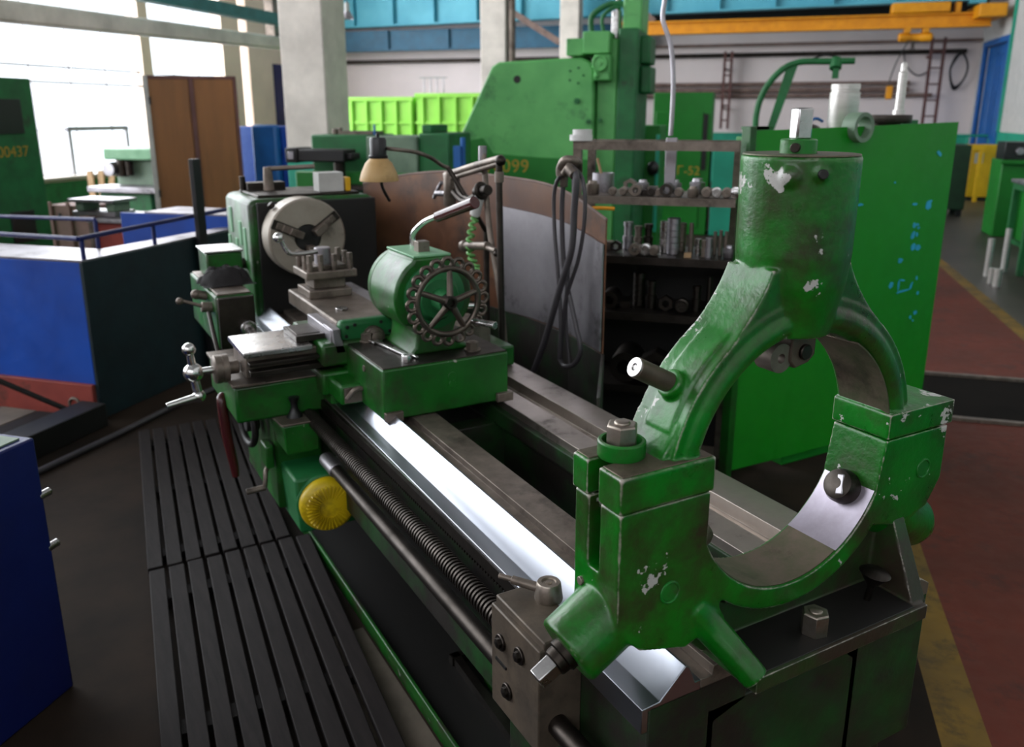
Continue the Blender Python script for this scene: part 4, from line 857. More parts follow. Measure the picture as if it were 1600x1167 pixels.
duckboard(1.25, 2.985, 'nearer dark slatted duckboard on the floor beside the lathe', 9, 0.02)
duckboard(3.0, 4.5, 'farther dark slatted duckboard lying by the apron levers', 8, 0.165)
struct(MB().prism([(0.50, 0.8), (0.755, 0.8), (0.755, 2.35), (0.60, 2.35)], 0.0, 0.003, 'z').build('trim_13', F_LIGHT))  # pool of light on the floor, put in as a pale strip
m = MB().tube([(-0.32, 4.12, 0.016), (-0.129, 4.306, 0.016), (0.222, 4.628, 0.016), (0.601, 4.998, 0.016), (1.0, 5.3, 0.016)], 0.016, 10)
tag(m.build('floor_hose', RUBBER), 'black hose lying across the floor between the duckboard and the blue guard', 'hose')

# ================================================================== TOOL RACK BEHIND THE GUARD
b0, b1 = 3.64, 4.0
rk = thing('tool_rack', 'open steel rack full of bushes and tool holders behind the splash guard', 'rack', (-0.4, 3.8, 0), BF)
A0, A1 = -0.80, -0.10
SHZ = [1.535, 1.305, 1.045, 0.79, 0.45]
for a in (A0, A1-0.03):
    for b in ((b0, b1-0.04) if a < -0.5 else (b1-0.04,)): MB(BF).box(a, b, 0, a+0.035, b+0.035, SHZ[0]).build('post', OILST, rk)
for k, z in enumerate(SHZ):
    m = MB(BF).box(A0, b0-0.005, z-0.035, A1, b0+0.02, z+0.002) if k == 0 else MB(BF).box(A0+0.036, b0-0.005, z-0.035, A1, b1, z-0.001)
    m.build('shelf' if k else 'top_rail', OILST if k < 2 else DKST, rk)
MB(BF).box(A0, b1-0.02, SHZ[0]-0.03, A1, b1, SHZ[0]).build('top_rail', OILST, rk)
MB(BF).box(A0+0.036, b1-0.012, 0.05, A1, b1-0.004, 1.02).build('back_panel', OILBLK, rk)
MB(BF).tube([(-0.06, b0-0.01, 0.99), (-0.06, b0-0.03, 1.0), (-0.06, b0-0.03, 1.16), (-0.06, b0-0.01, 1.17)], 0.005, 8, smooth=False).build('rail_handle', G_TEAL, rk)
# conduit from the roof ending in a grey bar on the rack
t = thing('hanging_hose', 'thin bent grey hose hanging from the roof down to the rack', 'hose', on_b(1050, 205, 3.82), BF)
P = [on_b(x, y, 3.82) for x, y in ((1041, -12), (1038, 5), (1036, 32), (1048, 70), (1052, 120), (1051, 165), (1048, 212))]
MB(BF).tube(P, 0.0105, 10).cyl(P[0], (P[0].x, 3.82, ZC), 0.0105, n=10).build('hose', GALV, t)
c = on_b(1050, 215, 3.82); d = on_b(1050, 283, 3.82)
tag(MB(BF).box(c.x-0.024, 3.81, 1.3055, c.x+0.024, 3.83, c.z).build('grey_bar', GALV, bevel=0.002), 'upright grey flat bar standing on the rack under the hanging hose', 'bar')
# the pieces on the shelves, counted from the left
ORD = ['leftmost', 'second', 'third', 'fourth', 'fifth', 'sixth', 'seventh', 'eighth', 'ninth', 'tenth', 'eleventh', 'twelfth', 'thirteenth', 'fourteenth', 'fifteenth', 'sixteenth', 'seventeenth', 'eighteenth', 'nineteenth', 'twentieth', 'twenty first', 'twenty second']
def piece(kind, a, b, z, s, mat):
    m = MB(BF)
    if kind == 'sleeve': m.pipe((a, b-s*1.2, z+s), (a, b+s*1.6, z+s), s, s*0.5, 24); nm = 'sleeve'
    elif kind == 'bush': m.rev((a, b-s*1.4, z+s), (0, 1, 0), [(s*0.35, 0.004), (s*0.4, 0), (s*0.8, 0), (s*0.85, 0.004), (s*0.85, s*0.8), (s, s*0.85), (s, s*2.4), (s*0.7, s*2.6)], 24); nm = 'bush'
    elif kind == 'arbor': m.rev((a, b-s*1.4, z+s), (0, 1, 0), [(s*0.6, 0), (s*0.75, s*0.12), (s*0.75, s*0.5), (s, s*0.55), (s, s*1.2), (s*0.6, s*1.25), (s*0.4, s*4)], 24); nm = 'arbor'
    elif kind == 'cup': m.rev((a, b, z), (0, 0, 1), [(s*0.9, 0), (s, s*0.15), (s, s*1.5), (s*0.7, s*1.6), (s*0.6, s*2.0), (s*0.3, s*2.05)], 24); nm = 'holder'
    elif kind == 'tower': m.rev((a, b, z), (0, 0, 1), [(s*0.9, 0), (s*0.9, s*1.4), (s, s*1.5), (s, s*2.4), (s*0.75, s*2.5), (s*0.75, s*4.2), (s*0.9, s*4.3), (s*0.9, s*5.0)], 20); nm = 'spindle'
    elif kind == 'rings':
        pr = []
        for i in range(6): pr += [(s*0.9, s*i*0.95), (s, s*(i*0.95+0.06)), (s, s*(i*0.95+0.82)), (s*0.9, s*(i*0.95+0.9))]
        m.rev((a, b, z), (0, 0, 1), pr, 22); nm = 'ring_stack'
    elif kind == 'rod': m.cyl((a, b, z), (a, b, z+s*7), s*0.6, s*0.5, 16); nm = 'rod'
    elif kind == 'blk': m.box(a-s, b-s, z, a+s, b+s, z+s*1.3); nm = 'block'
    elif kind == 'nutd': m.rev((a, b-s, z+s*1.0), (0, 1, 0), [(s*0.5, 0), (s, 0), (s, s*1.2), (s*0.5, s*1.2), (s*0.5, 0)], 6, False, False, phase=0.5); nm = 'nut'
    return m.build(nm, mat), nm
look = {'sleeve': 'open ended steel sleeve lying', 'bush': 'round steel bush lying', 'arbor': 'stepped steel arbor lying', 'cup': 'short steel holder standing', 'tower': 'stepped spindle standing', 'rings': 'stack of steel rings standing', 'rod': 'slim steel rod standing', 'blk': 'square steel block sitting', 'nutd': 'large steel nut lying'}
def shelf_row(items, z, where, group, base=b0):
    for i, (kind, px, s, db, mat) in enumerate(items):
        a = on_b(px, 300, base+db).x; s = s*(1.14 if s < 0.03 else 1.0)
        o, nm = piece(kind, a, base+db, z, s, mat)
        tag(o, '%s %s of the row on the %s' % (look[kind], ORD[i], where) if i else '%s first from the left on the %s' % (look[kind], where), {'sleeve': 'sleeve', 'bush': 'bush', 'arbor': 'arbor', 'cup': 'tool holder', 'tower': 'spindle', 'rings': 'ring stack', 'rod': 'rod', 'blk': 'block', 'nutd': 'nut'}[kind], group)
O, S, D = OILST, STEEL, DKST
shelf_row([('cup', 926, 0.026, 0.06, O), ('bush', 957, 0.015, 0.05, O), ('bush', 974, 0.016, 0.05, O), ('sleeve', 994, 0.022, 0.05, O), ('blk', 1008, 0.016, 0.08, D), ('bush', 1018, 0.018, 0.05, D), ('bush', 1030, 0.015, 0.05, O), ('sleeve', 1042, 0.025, 0.045, D), ('bush', 1061, 0.017, 0.05, O), ('cup', 1083, 0.02, 0.05, O), ('bush', 1104, 0.019, 0.05, O), ('bush', 1120, 0.019, 0.05, S), ('bush', 1136, 0.019, 0.05, O), ('arbor', 1150, 0.021, 0.05, S)], SHZ[1], 'upper rack shelf', 'turned pieces on the rack shelf below the top rail')
shelf_row([('nutd', 985, 0.028, 0.2, O), ('cup', 1004, 0.025, 0.2, GALV), ('blk', 1020, 0.02, 0.2, O), ('cup', 1054, 0.03, 0.2, GALV), ('cup', 1089, 0.034, 0.2, GALV), ('blk', 1110, 0.018, 0.2, O)], SHZ[1], 'back of the upper rack shelf', 'larger pieces at the back of the upper rack shelf')
shelf_row([('blk', 950, 0.03, 0.16, O), ('nutd', 966, 0.024, 0.1, D), ('sleeve', 996, 0.022, 0.05, O), ('bush', 1012, 0.022, 0.05, S), ('bush', 1026, 0.019, 0.05, O), ('tower', 984, 0.022, 0.2, GALV), ('tower', 1000, 0.018, 0.24, O), ('tower', 1016, 0.02, 0.24, D), ('rings', 1043, 0.022, 0.14, S), ('rings', 1056, 0.025, 0.11, GALV), ('rings', 1068, 0.02, 0.2, O), ('rod', 1084, 0.017, 0.16, O), ('blk', 1080, 0.013, 0.04, TIMBER), ('tower', 1096, 0.013, 0.1, S), ('tower', 1106, 0.013, 0.07, O), ('tower', 1113, 0.015, 0.06, GALV), ('rod', 1122, 0.013, 0.14, O), ('rod', 1131, 0.014, 0.13, O), ('rod', 1140, 0.014, 0.09, O), ('cup', 1147, 0.024, 0.07, GALV), ('rod', 1156, 0.014, 0.1, S)], SHZ[2], 'middle rack shelf', 'tool holders on the middle rack shelf')
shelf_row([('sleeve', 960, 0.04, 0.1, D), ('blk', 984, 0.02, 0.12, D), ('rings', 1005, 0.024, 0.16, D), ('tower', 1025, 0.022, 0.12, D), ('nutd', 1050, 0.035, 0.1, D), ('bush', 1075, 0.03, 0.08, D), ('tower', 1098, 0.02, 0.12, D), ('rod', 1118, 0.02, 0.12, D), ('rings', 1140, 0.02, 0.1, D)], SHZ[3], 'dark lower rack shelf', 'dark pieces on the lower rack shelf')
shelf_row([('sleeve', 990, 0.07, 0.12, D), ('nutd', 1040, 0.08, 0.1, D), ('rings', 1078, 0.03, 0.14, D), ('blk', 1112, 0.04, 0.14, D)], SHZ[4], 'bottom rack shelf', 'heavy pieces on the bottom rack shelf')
# odds and ends on the rack
c = on_b(925, 215, b0+0.01)
tag(MB(BF).pipe((A0+0.03, b0+0.02, SHZ[0]+0.003), (A0+0.03, b0+0.02, SHZ[0]+0.028), 0.05, 0.03).pipe((A0+0.035, b0+0.02, SHZ[0]+0.028), (A0+0.035, b0+0.02, SHZ[0]+0.05), 0.042, 0.026).build('ring_flange', WHITE), 'pale stepped flange on the left end of the rack top rail', 'flange')
t = thing('brush_pot', 'round tin with a brush handle at the left end of the upper rack shelf', 'pot', (A0+0.1, b0+0.2, SHZ[1]), BF)
MB(BF).pipe((A0+0.1, b0+0.2, SHZ[1]), (A0+0.1, b0+0.2, SHZ[1]+0.085), 0.05, 0.046).build('tin', GALV, t); MB(BF).cyl((A0+0.11, b0+0.2, SHZ[1]+0.01), (A0+0.07, b0+0.2, SHZ[1]+0.15), 0.006).build('brush_handle', TIMBER, t)
tag(MB(BF).tube([(-0.71, b0-0.002, 1.25), (-0.66, b0-0.006, 1.252), (-0.61, b0-0.002, 1.25)], 0.008, 8).build('yellow_grip', Y_CRANE), 'yellow handled tool tucked under the upper rack shelf', 'tool')

# ================================================================== GREEN CABINET WITH THE BIG SHEET SIDE
CX0, CX1, CYF = 2.60, 3.98, 2.60
gc = thing('green_cabinet', 'tall cabinet faced with a big plain green sheet spattered with blue paint marks', 'cabinet', (3.2, 2.85, 0))
MB().box(2.98, CYF+0.02, 0.0, CX1-0.05, CYF+0.48, 1.545).build('carcass', G_DEEP, gc, bevel=0.004)
m = MB(); nx = 16
tz = [(CX0, 1.582), (CX1, 1.612)]
def zt(x): t = (x-CX0)/(CX1-CX0); return 1.582+0.03*t
A = []
for i in range(nx+1):
    x = CX0+(CX1-CX0)*i/nx; y = CYF-0.012*math.sin(math.pi*i/nx)
    A.append([m.v((x, y, 0.06)), m.v((x, y+0.006, 0.06)), m.v((x, y+0.006, zt(x))), m.v((x, y, zt(x)))])
for a, b in zip(A, A[1:]):
    for jx in range(4): m.face([a[jx], a[(jx+1) % 4], b[(jx+1) % 4], b[jx]])
m.face(A[0]); m.face(A[-1][::-1])
fs = m.build('sheet_front', G_SHEET, gc); fs['label'] = 'smooth bright green sheet'
MB().box(CX0-0.025, CYF-0.02, 0.0, CX0+0.012, CYF+0.03, 1.60).build('corner_angle', G_LATHE, gc, bevel=0.003)
MB().box(CX0+0.03, CYF+0.0, 1.55, CX0+0.10, CYF+0.03, 1.60).box(CX0-0.02, CYF, 1.588, CX0+0.12, CYF+0.04, 1.60).build('latch_bracket', G_LATHE, gc)
# blue paint spatter: thin irregular flakes on the sheet
def flake(m, px, py, wpx, hpx, rot=0.0, n=14):
    c = on_y(px, py, CYF-0.013); sc = (c-Vector((0, 0, CH))).dot(FWD)/FPX
    vs = []; vb = []
    for i in range(n):
        a = 2*math.pi*i/n; k = 0.75+0.5*random.random()
        x = math.cos(a)*wpx*0.5*sc*k; z = math.sin(a)*hpx*0.5*sc*k
        x, z = x*math.cos(rot)-z*math.sin(rot), x*math.sin(rot)+z*math.cos(rot)
        t = max(0, min(1, (c.x+x-CX0)/(CX1-CX0))); yb = CYF-0.012*math.sin(math.pi*t)
        vs.append(m.v((c.x+x*1.15, yb-0.0022, c.z+z))); vb.append(m.v((c.x+x*1.15, yb+0.001, c.z+z)))
    m.face(vs[::-1])
    for i in range(n): m.face([vs[i], vs[(i+1) % n], vb[(i+1) % n], vb[i]])
m = MB()
for px, py, wp, hp, ro in ((1343, 320, 14, 4, 0), (1431, 319, 12, 4, 0), (1470, 240, 12, 6, -0.6), (1453, 321, 11, 14, 0.3), (1456, 315, 7, 5, 0.3), (1325, 359, 4, 5, 0), (1399, 285, 4, 3, 0), (1430, 353, 6, 9, 0.2), (1435, 351, 9, 5, 0), (1437, 356, 5, 4, 0), (1428, 368, 8, 12, -0.2), (1434, 367, 5, 7, 0), (1428, 386, 10, 10, 0), (1436, 387, 12, 8, 0), (1408, 407, 9, 8, 0), (1316, 411, 4, 4, 0.5), (1393, 446, 8, 11, -0.4), (1404, 458, 5, 3, 0), (1412, 455, 27, 3, 0.08), (1405, 447, 3, 18, 0), (1411, 438, 10, 3, -0.2), (1425, 447, 4, 14, -0.4), (1434, 435, 4, 6, 0), (1436, 458, 5, 5, 0), (1432, 489, 8, 7, 0), (1424, 496, 5, 6, 0), (1428, 501, 2, 3, 0)):
    flake(m, px, py, wp, hp, ro)
o = m.build('paint_spatter', CYAN, gc); o['label'] = 'light blue paint spatter on the sheet'
c = on_y(1345, 199, CYF-0.03)
MB().pipe((c.x, CYF-0.05, c.z), (c.x, CYF+0.02, c.z), 0.065, 0.047, 36).build('lifting_ring', G_GREY, gc)
# things standing on the cabinet
c = on_y(1316, 190, CYF+0.16)
cy_ = thing('polished_cylinder', 'tall polished steel cylinder standing on the green sheet cabinet', 'cylinder', (c.x, CYF+0.16, 1.546))
MB().rev((c.x, CYF+0.16, 1.546), (0, 0, 1), [(0.066, 0), (0.067, 0.002), (0.067, 0.2), (0.062, 0.203), (0.062, 0.212), (0.065, 0.214), (0.065, 0.236), (0.063, 0.238), (0.05, 0.238), (0.05, 0.22), (0.0, 0.22)], 48, True, False).build('body', BRUSH, cy_)
c = on_y(1383, 188, CYF+0.2)
fp = thing('face_plate', 'flat dark steel disc lying on a block on top of the green sheet cabinet', 'disc', (c.x, CYF+0.2, 1.546))
MB().rev((c.x, CYF+0.2, 1.546), (0, 0, 1), [(0.075, 0), (0.075, 0.058), (0.12, 0.06), (0.122, 0.064), (0.122, 0.096), (0.12, 0.1), (0.0, 0.1)], 44, True, False).build('disc', DKST, fp)
MB().box(c.x-0.18, CYF+0.1, 1.546, c.x-0.13, CYF+0.28, 1.575).build('support_block', OILST, fp, bevel=0.003)
c2 = on_y(1404, 178, CYF+0.2)
ro = thing('turned_shaft', 'slim turned steel shaft standing on the dark disc above the green sheet', 'shaft', (c2.x, CYF+0.2, 1.6465))
MB().rev((c2.x, CYF+0.2, 1.6465), (0, 0, 1), [(0.03, 0), (0.03, 0.022), (0.022, 0.024), (0.021, 0.20), (0.016, 0.205), (0.014, 0.24), (0.006, 0.25)], 32).build('shaft', BRUSH, ro)
c = on_y(1275, 195, CYF+0.25)
bt = thing('drill_chuck', 'dark tool with blue bow handle behind the polished cylinder', 'tool', (c.x, CYF+0.3, 1.546))
MB().ball((c.x, CYF+0.3, 1.575), 0.05, 1.6, 1, 0.6).build('body', DKST, bt); MB().tube([(c.x-0.0, CYF+0.3, 1.59), (c.x+0.02, CYF+0.3, 1.62), (c.x+0.06, CYF+0.3, 1.628), (c.x+0.1, CYF+0.3, 1.615)], 0.007, 8).build('bow_handle', B_DOOR, bt)
c = on_y(1430, 188, CYF+0.3)
tag(MB().box(c.x-0.1, CYF+0.3, 1.546, c.x+0.03, CYF+0.4, 1.62).build('green_block', G_DARK, bevel=0.004), 'green block on the cabinet right of the dark disc', 'block')
# ================================================================== BIG GREEN SLOTTING MACHINE
def P2(x, y, b): p = on_b(x, y, b); return (p.x, p.z)
B9 = 9.0
sm = thing('slotting_machine', 'big light green slotting machine with slanted body and round hole behind the lathe', 'machine', (-2.2, 9.4, 0), BF)
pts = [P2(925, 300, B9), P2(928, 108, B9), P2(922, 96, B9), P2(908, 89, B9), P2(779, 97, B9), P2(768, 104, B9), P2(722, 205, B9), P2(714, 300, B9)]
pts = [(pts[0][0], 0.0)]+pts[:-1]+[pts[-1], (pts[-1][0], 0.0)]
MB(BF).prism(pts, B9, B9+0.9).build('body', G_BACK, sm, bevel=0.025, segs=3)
MB(BF).prism([P2(715, 300, B9-0.02), P2(719, 222, B9-0.02), P2(754, 216, B9-0.02), P2(770, 240, B9-0.02), P2(840, 246, B9-0.02), P2(930, 250, B9-0.02), P2(930, 300, B9-0.02)], B9-0.012, B9).build('lower_band', G_DEEP, sm)
x0, x1 = P2(929, 100, B9)[0], P2(995, 100, B9)[0]; xm = P2(963, 100, B9)[0]; zt0 = P2(960, 43, B9)[1]
MB(BF).box(x0+0.01, B9+0.1, 0, xm, B9+0.9, zt0-0.1).build('ram_slide', G_BACK, sm, bevel=0.02)
MB(BF).box(xm+0.005, B9+0.05, 0, x1, B9+0.9, zt0).build('column', G_DARK, sm, bevel=0.02)
q0 = P2(886, 88, B9); q1 = P2(913, 60, B9); MB(BF).box(q0[0], B9-0.05, q0[1], q1[0], B9+0.6, q1[1]).build('motor_box', G_BACK, sm, bevel=0.012)
q0 = P2(912, 85, B9); q1 = P2(955, 49, B9); MB(BF).box(q0[0]+0.002, B9-0.08, q0[1], q1[0], B9+0.6, q1[1]).build('gear_box', G_BACK, sm, bevel=0.012)
q0 = P2(930, 126, B9); q1 = P2(956, 86, B9); hb = MB(BF).box(q0[0], B9-0.1, q0[1], q1[0], B9+0.2, q1[1]).build('dial_head', G_BACK, sm, bevel=0.012)
c = P2(941, 100, B9); MB(BF).cyl((c[0], B9-0.1, c[1]), (c[0], B9-0.15, c[1]), 0.085).torus((c[0], B9-0.155, c[1]), (0, 1, 0), 0.07, 0.012).cyl((c[0], B9-0.15, c[1]), (c[0], B9-0.17, c[1]), 0.02).build('hand_dial', G_BACK, hb)
c = P2(935, 119, B9); MB(BF).ball((c[0], B9-0.11, c[1]), 0.03).build('small_knob', G_BACK, hb)
c = P2(808, 124, B9); MB(BF).cyl((c[0], B9+0.01, c[1]), (c[0], B9-0.006, c[1]), 0.04).build('round_hole', OILBLK, sm)
for px, py, r in ((902, 158, 0.03), (920, 190, 0.024), (938, 188, 0.018)):
    c = P2(px, py, B9); MB(BF).cyl((c[0], B9+0.02, c[1]), (c[0], B9-0.03, c[1]), r).build('knob', G_DARK, sm)
c = P2(900, 118, B9)
for i in range(5): a = i*1.256; MB(BF).cyl((c[0]+0.08*math.cos(a), B9, c[1]+0.08*math.sin(a)), (c[0]+0.08*math.cos(a), B9-0.01, c[1]+0.08*math.sin(a)), 0.012, n=10).build('cover_screw', G_DARK, sm)
MB(BF).tube([(P2(915, 60, B9)[0], B9+0.3, P2(915, 45, B9)[1]), (P2(915, 40, B9)[0], B9+0.3, P2(915, 22, B9)[1]), (P2(930, 30, B9)[0], B9+0.3, P2(930, 8, B9)[1]), (P2(950, 10, B9)[0], B9+0.3, P2(950, 0, B9)[1]), (P2(970, 8, B9)[0], B9+0.3, P2(970, 6, B9)[1]), (P2(972, 40, B9)[0], B9+0.3, P2(972, 46, B9)[1])], 0.03, 10).build('oil_hose', G_DARK, sm)
MB(BF).tube([(P2(938, 50, B9)[0], B9+0.2, P2(938, 49, B9)[1]), (P2(935, 40, B9)[0], B9+0.2, P2(933, 25, B9)[1]), (P2(950, 30, B9)[0], B9+0.2, P2(945, 10, B9)[1]), (P2(965, 10, B9)[0], B9+0.2, P2(962, 8, B9)[1])], 0.02, 10).build('oil_hose', G_DARK, sm)
c = P2(955, 48, B9); MB(BF).cyl((c[0], B9+0.3, c[1]-0.05), (c[0], B9+0.3, c[1]+0.22), 0.055).build('bright_piston', STEEL, sm)
MB(BF).cyl((c[0]-0.02, B9+0.5, c[1]), (c[0]-0.02, B9+0.5, c[1]+0.9), 0.03).build('piston_rod', GALV, sm)
c = P2(985, 30, B9); MB(BF).box(c[0]-0.11, B9+0.2, c[1]-0.1, c[0]+0.09, B9+0.7, c[1]+0.5).build('upper_column', G_BACK, sm, bevel=0.02)
for k in range(2): c = P2(1002, 75+48*k, B9); MB(BF).box(c[0]-0.05, B9+0.25, c[1]-0.14, c[0]+0.06, B9+0.7, c[1]+0.14).build('side_box', G_DARK, sm, bevel=0.02)
p = BF @ Vector((P2(757, 268, B9)[0], B9-0.0135, P2(757, 268, B9)[1]))
lettering('10099', 0.2, YTEXT, sm, p, D2, (0, 0, 1), spacing=1.05)
# machine cabinets right of it
gc2 = thing('switch_cabinet', 'tall deep green switch cabinet with yellow number behind the tool rack', 'cabinet', (-1.1, 12.3, 0), BF)
c0 = P2(1022, 145, 12); c1 = P2(1115, 145, 12)
MB(BF).box(c0[0], 12, 0, c1[0], 12.5, c0[1]).build('carcass', G_DEEP, gc2, bevel=0.01)
MB(BF).box(c0[0]+0.04, 11.985, 0.1, c1[0]-0.12, 12, c0[1]-0.25).build('cabinet_door', G_DEEP, gc2, bevel=0.006)
MB(BF).box(c1[0]-0.11, 11.988, 0.9, c1[0]-0.05, 12, 1.65).build('vent_slot', OILBLK, gc2)
z = P2(1027, 272, 12)[1]; a = P2(1027, 272, 12)[0]
lettering('49  \u0413-52', 0.17, YTEXT, gc2, BF @ Vector((a, 11.984, z)), D2, (0, 0, 1))
m2 = thing('green_planer', 'low green machine bed between the slotting machine and the switch cabinet', 'machine', (-1.4, 10.3, 0), BF)
a0, a1 = P2(995, 215, 10)[0], P2(1032, 215, 10)[0]; zz = P2(1010, 196, 10)[1]
MB(BF).box(a0, 10, 0, a1, 10.6, zz).build('base', G_DEEP, m2, bevel=0.015); MB(BF).box(a0-0.2, 9.95, 0, a0, 10.6, zz-0.35).build('side_case', G_DARK, m2, bevel=0.015)
MB(BF).cyl((a1-0.02, 9.95, 0.3), (a1-0.02, 9.95, zz-0.1), 0.022).build('grip_rail', G_TEAL, m2)
c = P2(1022, 262, 10); MB(BF).ball((c[0], 9.9, c[1]), 0.07, 1, 0.6, 1.2).build('black_handle', BLACK, m2)
t = thing('teal_cabinet', 'teal steel cabinet standing behind the right end of the tool rack', 'cabinet', (-0.45, 12.4, 0), BF)
a0, a1 = P2(1117, 200, 12)[0], P2(1180, 200, 12)[0]; zz = P2(1130, 222, 12)[1]
MB(BF).box(a0, 12.0, 0, a1, 12.5, zz).build('carcass', G_TEAL, t, bevel=0.01)
c = P2(1152, 275, 12); MB(BF).box(c[0]-0.04, 11.985, c[1]-0.1, c[0]+0.08, 12.0, c[1]+0.12).build('switch_panel', OILBLK, t)
# jib arm
t = thing('jib_crane', 'green curved jib arm on a post rising behind the steady rest', 'jib', (-0.02, 8.0, 0), BF)
J = lambda x, y: on_b(x, y, 8.0)
pts = [J(1180, 204), J(1182, 178), J(1190, 150), J(1205, 126), J(1225, 107), J(1250, 97), J(1290, 96), J(1336, 95)]
b0_ = pts[0]; MB(BF).cyl((b0_.x, 8.0, 0.0), (b0_.x, 8.0, b0_.z), 0.036).build('post', G_DARK, t)
MB(BF).tube(pts, 0.028, 10).build('curved_arm', G_DARK, t)
MB(BF).prism([P2(1197, 205, 8), P2(1209, 205, 8), P2(1248, 99, 8), P2(1229, 105, 8)], 7.985, 8.015).build('brace_plate', G_DARK, t)
c = J(1306, 98); MB(BF).cyl(c+Vector((0, -0.02, -0.05)), c+Vector((0, 0.02, 0.03)), 0.05).box(c.x-0.02, 7.97, c.z-0.13, c.x+0.03, 8.03, c.z).build('trolley', G_DARK, t)
MB(BF).box(b0_.x-0.03, 7.9, b0_.z-0.06, b0_.x+0.35, 8.1, b0_.z).build('base_beam', LADDER, t)
MB(BF).tube([J(1270, 92), J(1290, 86), J(1312, 90)], 0.008, 8).build('cable', BLACK, t)

# ================================================================== LEFT SIDE
# nearest blue tool cupboard at the left edge
t = thing('tool_cupboard', 'navy blue steel cupboard at the lower left edge beside the duckboard', 'cupboard', (-2.3, 1.0, 0), BF)
MB(BF).box(-2.7, 0.2, 0, -1.86, 1.67, 0.795).build('carcass', B_NAVY, t, bevel=0.006)
MB(BF).box(-2.68, 0.22, 0.7955, -1.885, 1.645, 0.80).build('cupboard_top', G_GREY, t)
m = MB(BF)
for z in (0.62, 0.46): MB(BF).cyl((-1.87, 1.66, z), (-1.87, 1.70, z), 0.012).build('hinge_pin', STEEL, t)
# blue guarded machine: red plinth, blue front, dark side, rails
gd = thing('guarded_machine', 'large blue enclosed machine with dark side panel and rails left of the lathe', 'machine', (-4.2, 4.4, 0), BF)
GA, GB0, GB1, GZ = -3.44, 3.55, 4.95, 0.885
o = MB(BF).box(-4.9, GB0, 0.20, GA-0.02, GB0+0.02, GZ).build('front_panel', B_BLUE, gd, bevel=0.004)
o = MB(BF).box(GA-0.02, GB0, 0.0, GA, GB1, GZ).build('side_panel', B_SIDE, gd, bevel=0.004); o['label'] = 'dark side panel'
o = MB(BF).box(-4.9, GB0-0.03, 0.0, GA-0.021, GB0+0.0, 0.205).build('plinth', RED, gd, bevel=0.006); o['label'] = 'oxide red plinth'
MB(BF).torus((GA-0.15, GB0-0.032, 0.085), (0, 1, 0), 0.035, 0.009, 24, 8).build('lifting_eye', OILST, gd)
o = MB(BF).prism([(-4.9, GB0), (GA, GB0), (GA, GB1), (GA-0.12, GB1), (GA-0.2, GB0+0.36), (-4.9, GB0+0.36)], GZ, GZ+0.012, 'z').build('top_ledge', GALV, gd, bevel=0.002); o['label'] = 'bare metal top ledge'
aL = on_b(192, 370, GB1).x; MB(BF).box(aL, GB1+0.0, 0.0, GA, GB1+0.02, 0.97).box(aL, GB1+0.02, 0.3, GA, 5.3, 0.92).build('rear_panel', B_BLUE, gd, bevel=0.004)
MB(BF).box(on_b(250, 350, 5.1).x, GB1, 0.97, GA+0.20, GB1+0.36, 0.982).build('rear_ledge', GALV, gd, bevel=0.002)
MB(BF).box(-4.9, 4.0, 0.3, GA-0.3, 4.95, 0.45).build('inner_bed', OILBLK, gd)
rl = MB(BF).cyl((GA-0.02, GB0+0.02, 1.01), (GA-0.02, GB1+0.1, 1.03), 0.013).cyl((GA-0.02, GB0+0.02, 1.01), (-4.9, GB0+0.15, 1.0), 0.013).build('guard_rail', B_NAVY, gd)
MB(BF).cyl((GA-0.25, GB0+0.4, 1.06), (-4.9, GB0+0.55, 1.03), 0.012).build('guard_rail', B_NAVY, gd)
for a, b, z0, z1 in ((GA-0.02, GB0+0.04, GZ, 1.02), (GA-0.02, 4.15, GZ, 1.02), (GA-0.02, 4.9, GZ, 1.03), (GA-0.25, GB0+0.4, GZ, 1.065)): MB(BF).cyl((a, b, z0), (a, b, z1), 0.012).build('rail_post', B_NAVY, gd)
t = thing('black_plank_step', 'black low step box with grey plank top in front of the blue machine', 'step', (-3.7, 3.0, 0), BF)
MB(BF).box(-4.3, 2.55, 0, -3.5, 3.44, 0.035).box(-3.5, 2.5, 0, -3.34, 3.48, 0.13).build('step_box', OILBLK, t, bevel=0.005)
for k in range(3): MB(BF).box(-4.3+k*0.26, 2.54, 0.035, -4.05+k*0.26, 3.45, 0.052).build('plank', F_LIGHT if k == 1 else DUCK, t, bevel=0.003)
tag(MB(BF).obox((-3.66, 3.23, 0.265), (0.30, 0.45, -0.42), (0, 1, 0.5), 0.30, 0.010, 0.012).build('leaning_bar', OILBLK), 'black bar leaning on the red plinth at the left edge', 'bar')
p = on_a(321, 360, GA+0.06)
tag(MB(BF).box(GA+0.02, p.y-0.05, 0, GA+0.05, p.y+0.03, 1.38).build('black_post', BLACK, bevel=0.003), 'flat black upright post in front of the brown plywood cabinet', 'post')
# green cabinet at the left edge with number
t = thing('numbered_cabinet', 'tall dark green cabinet with yellow number at the left edge against the windows', 'cabinet', (-6.6, 5.45, 0), BF)
MB(BF).box(-7.2, 5.0, 0, -6.01, 5.92, 1.94).build('carcass', G_DARK, t, bevel=0.012)
c = on_a(16, 182, -6.0); MB(BF).box(-6.01, c.y-0.30, c.z-0.14, -5.995, c.y+0.12, c.z+0.14).build('vent_panel', BLACK, t, bevel=0.004)
c = on_a(38, 352, -6.0); MB(BF).box(-6.01, c.y-0.12, c.z-0.14, -5.995, c.y+0.12, c.z+0.12).build('vent_panel', BLACK, t, bevel=0.004)
c = on_a(-12, 247, -6.0); lettering('100437', 0.125, YTEXT, t, BF @ Vector((-6.008, c.y, c.z)), D1, (0, 0, 1))
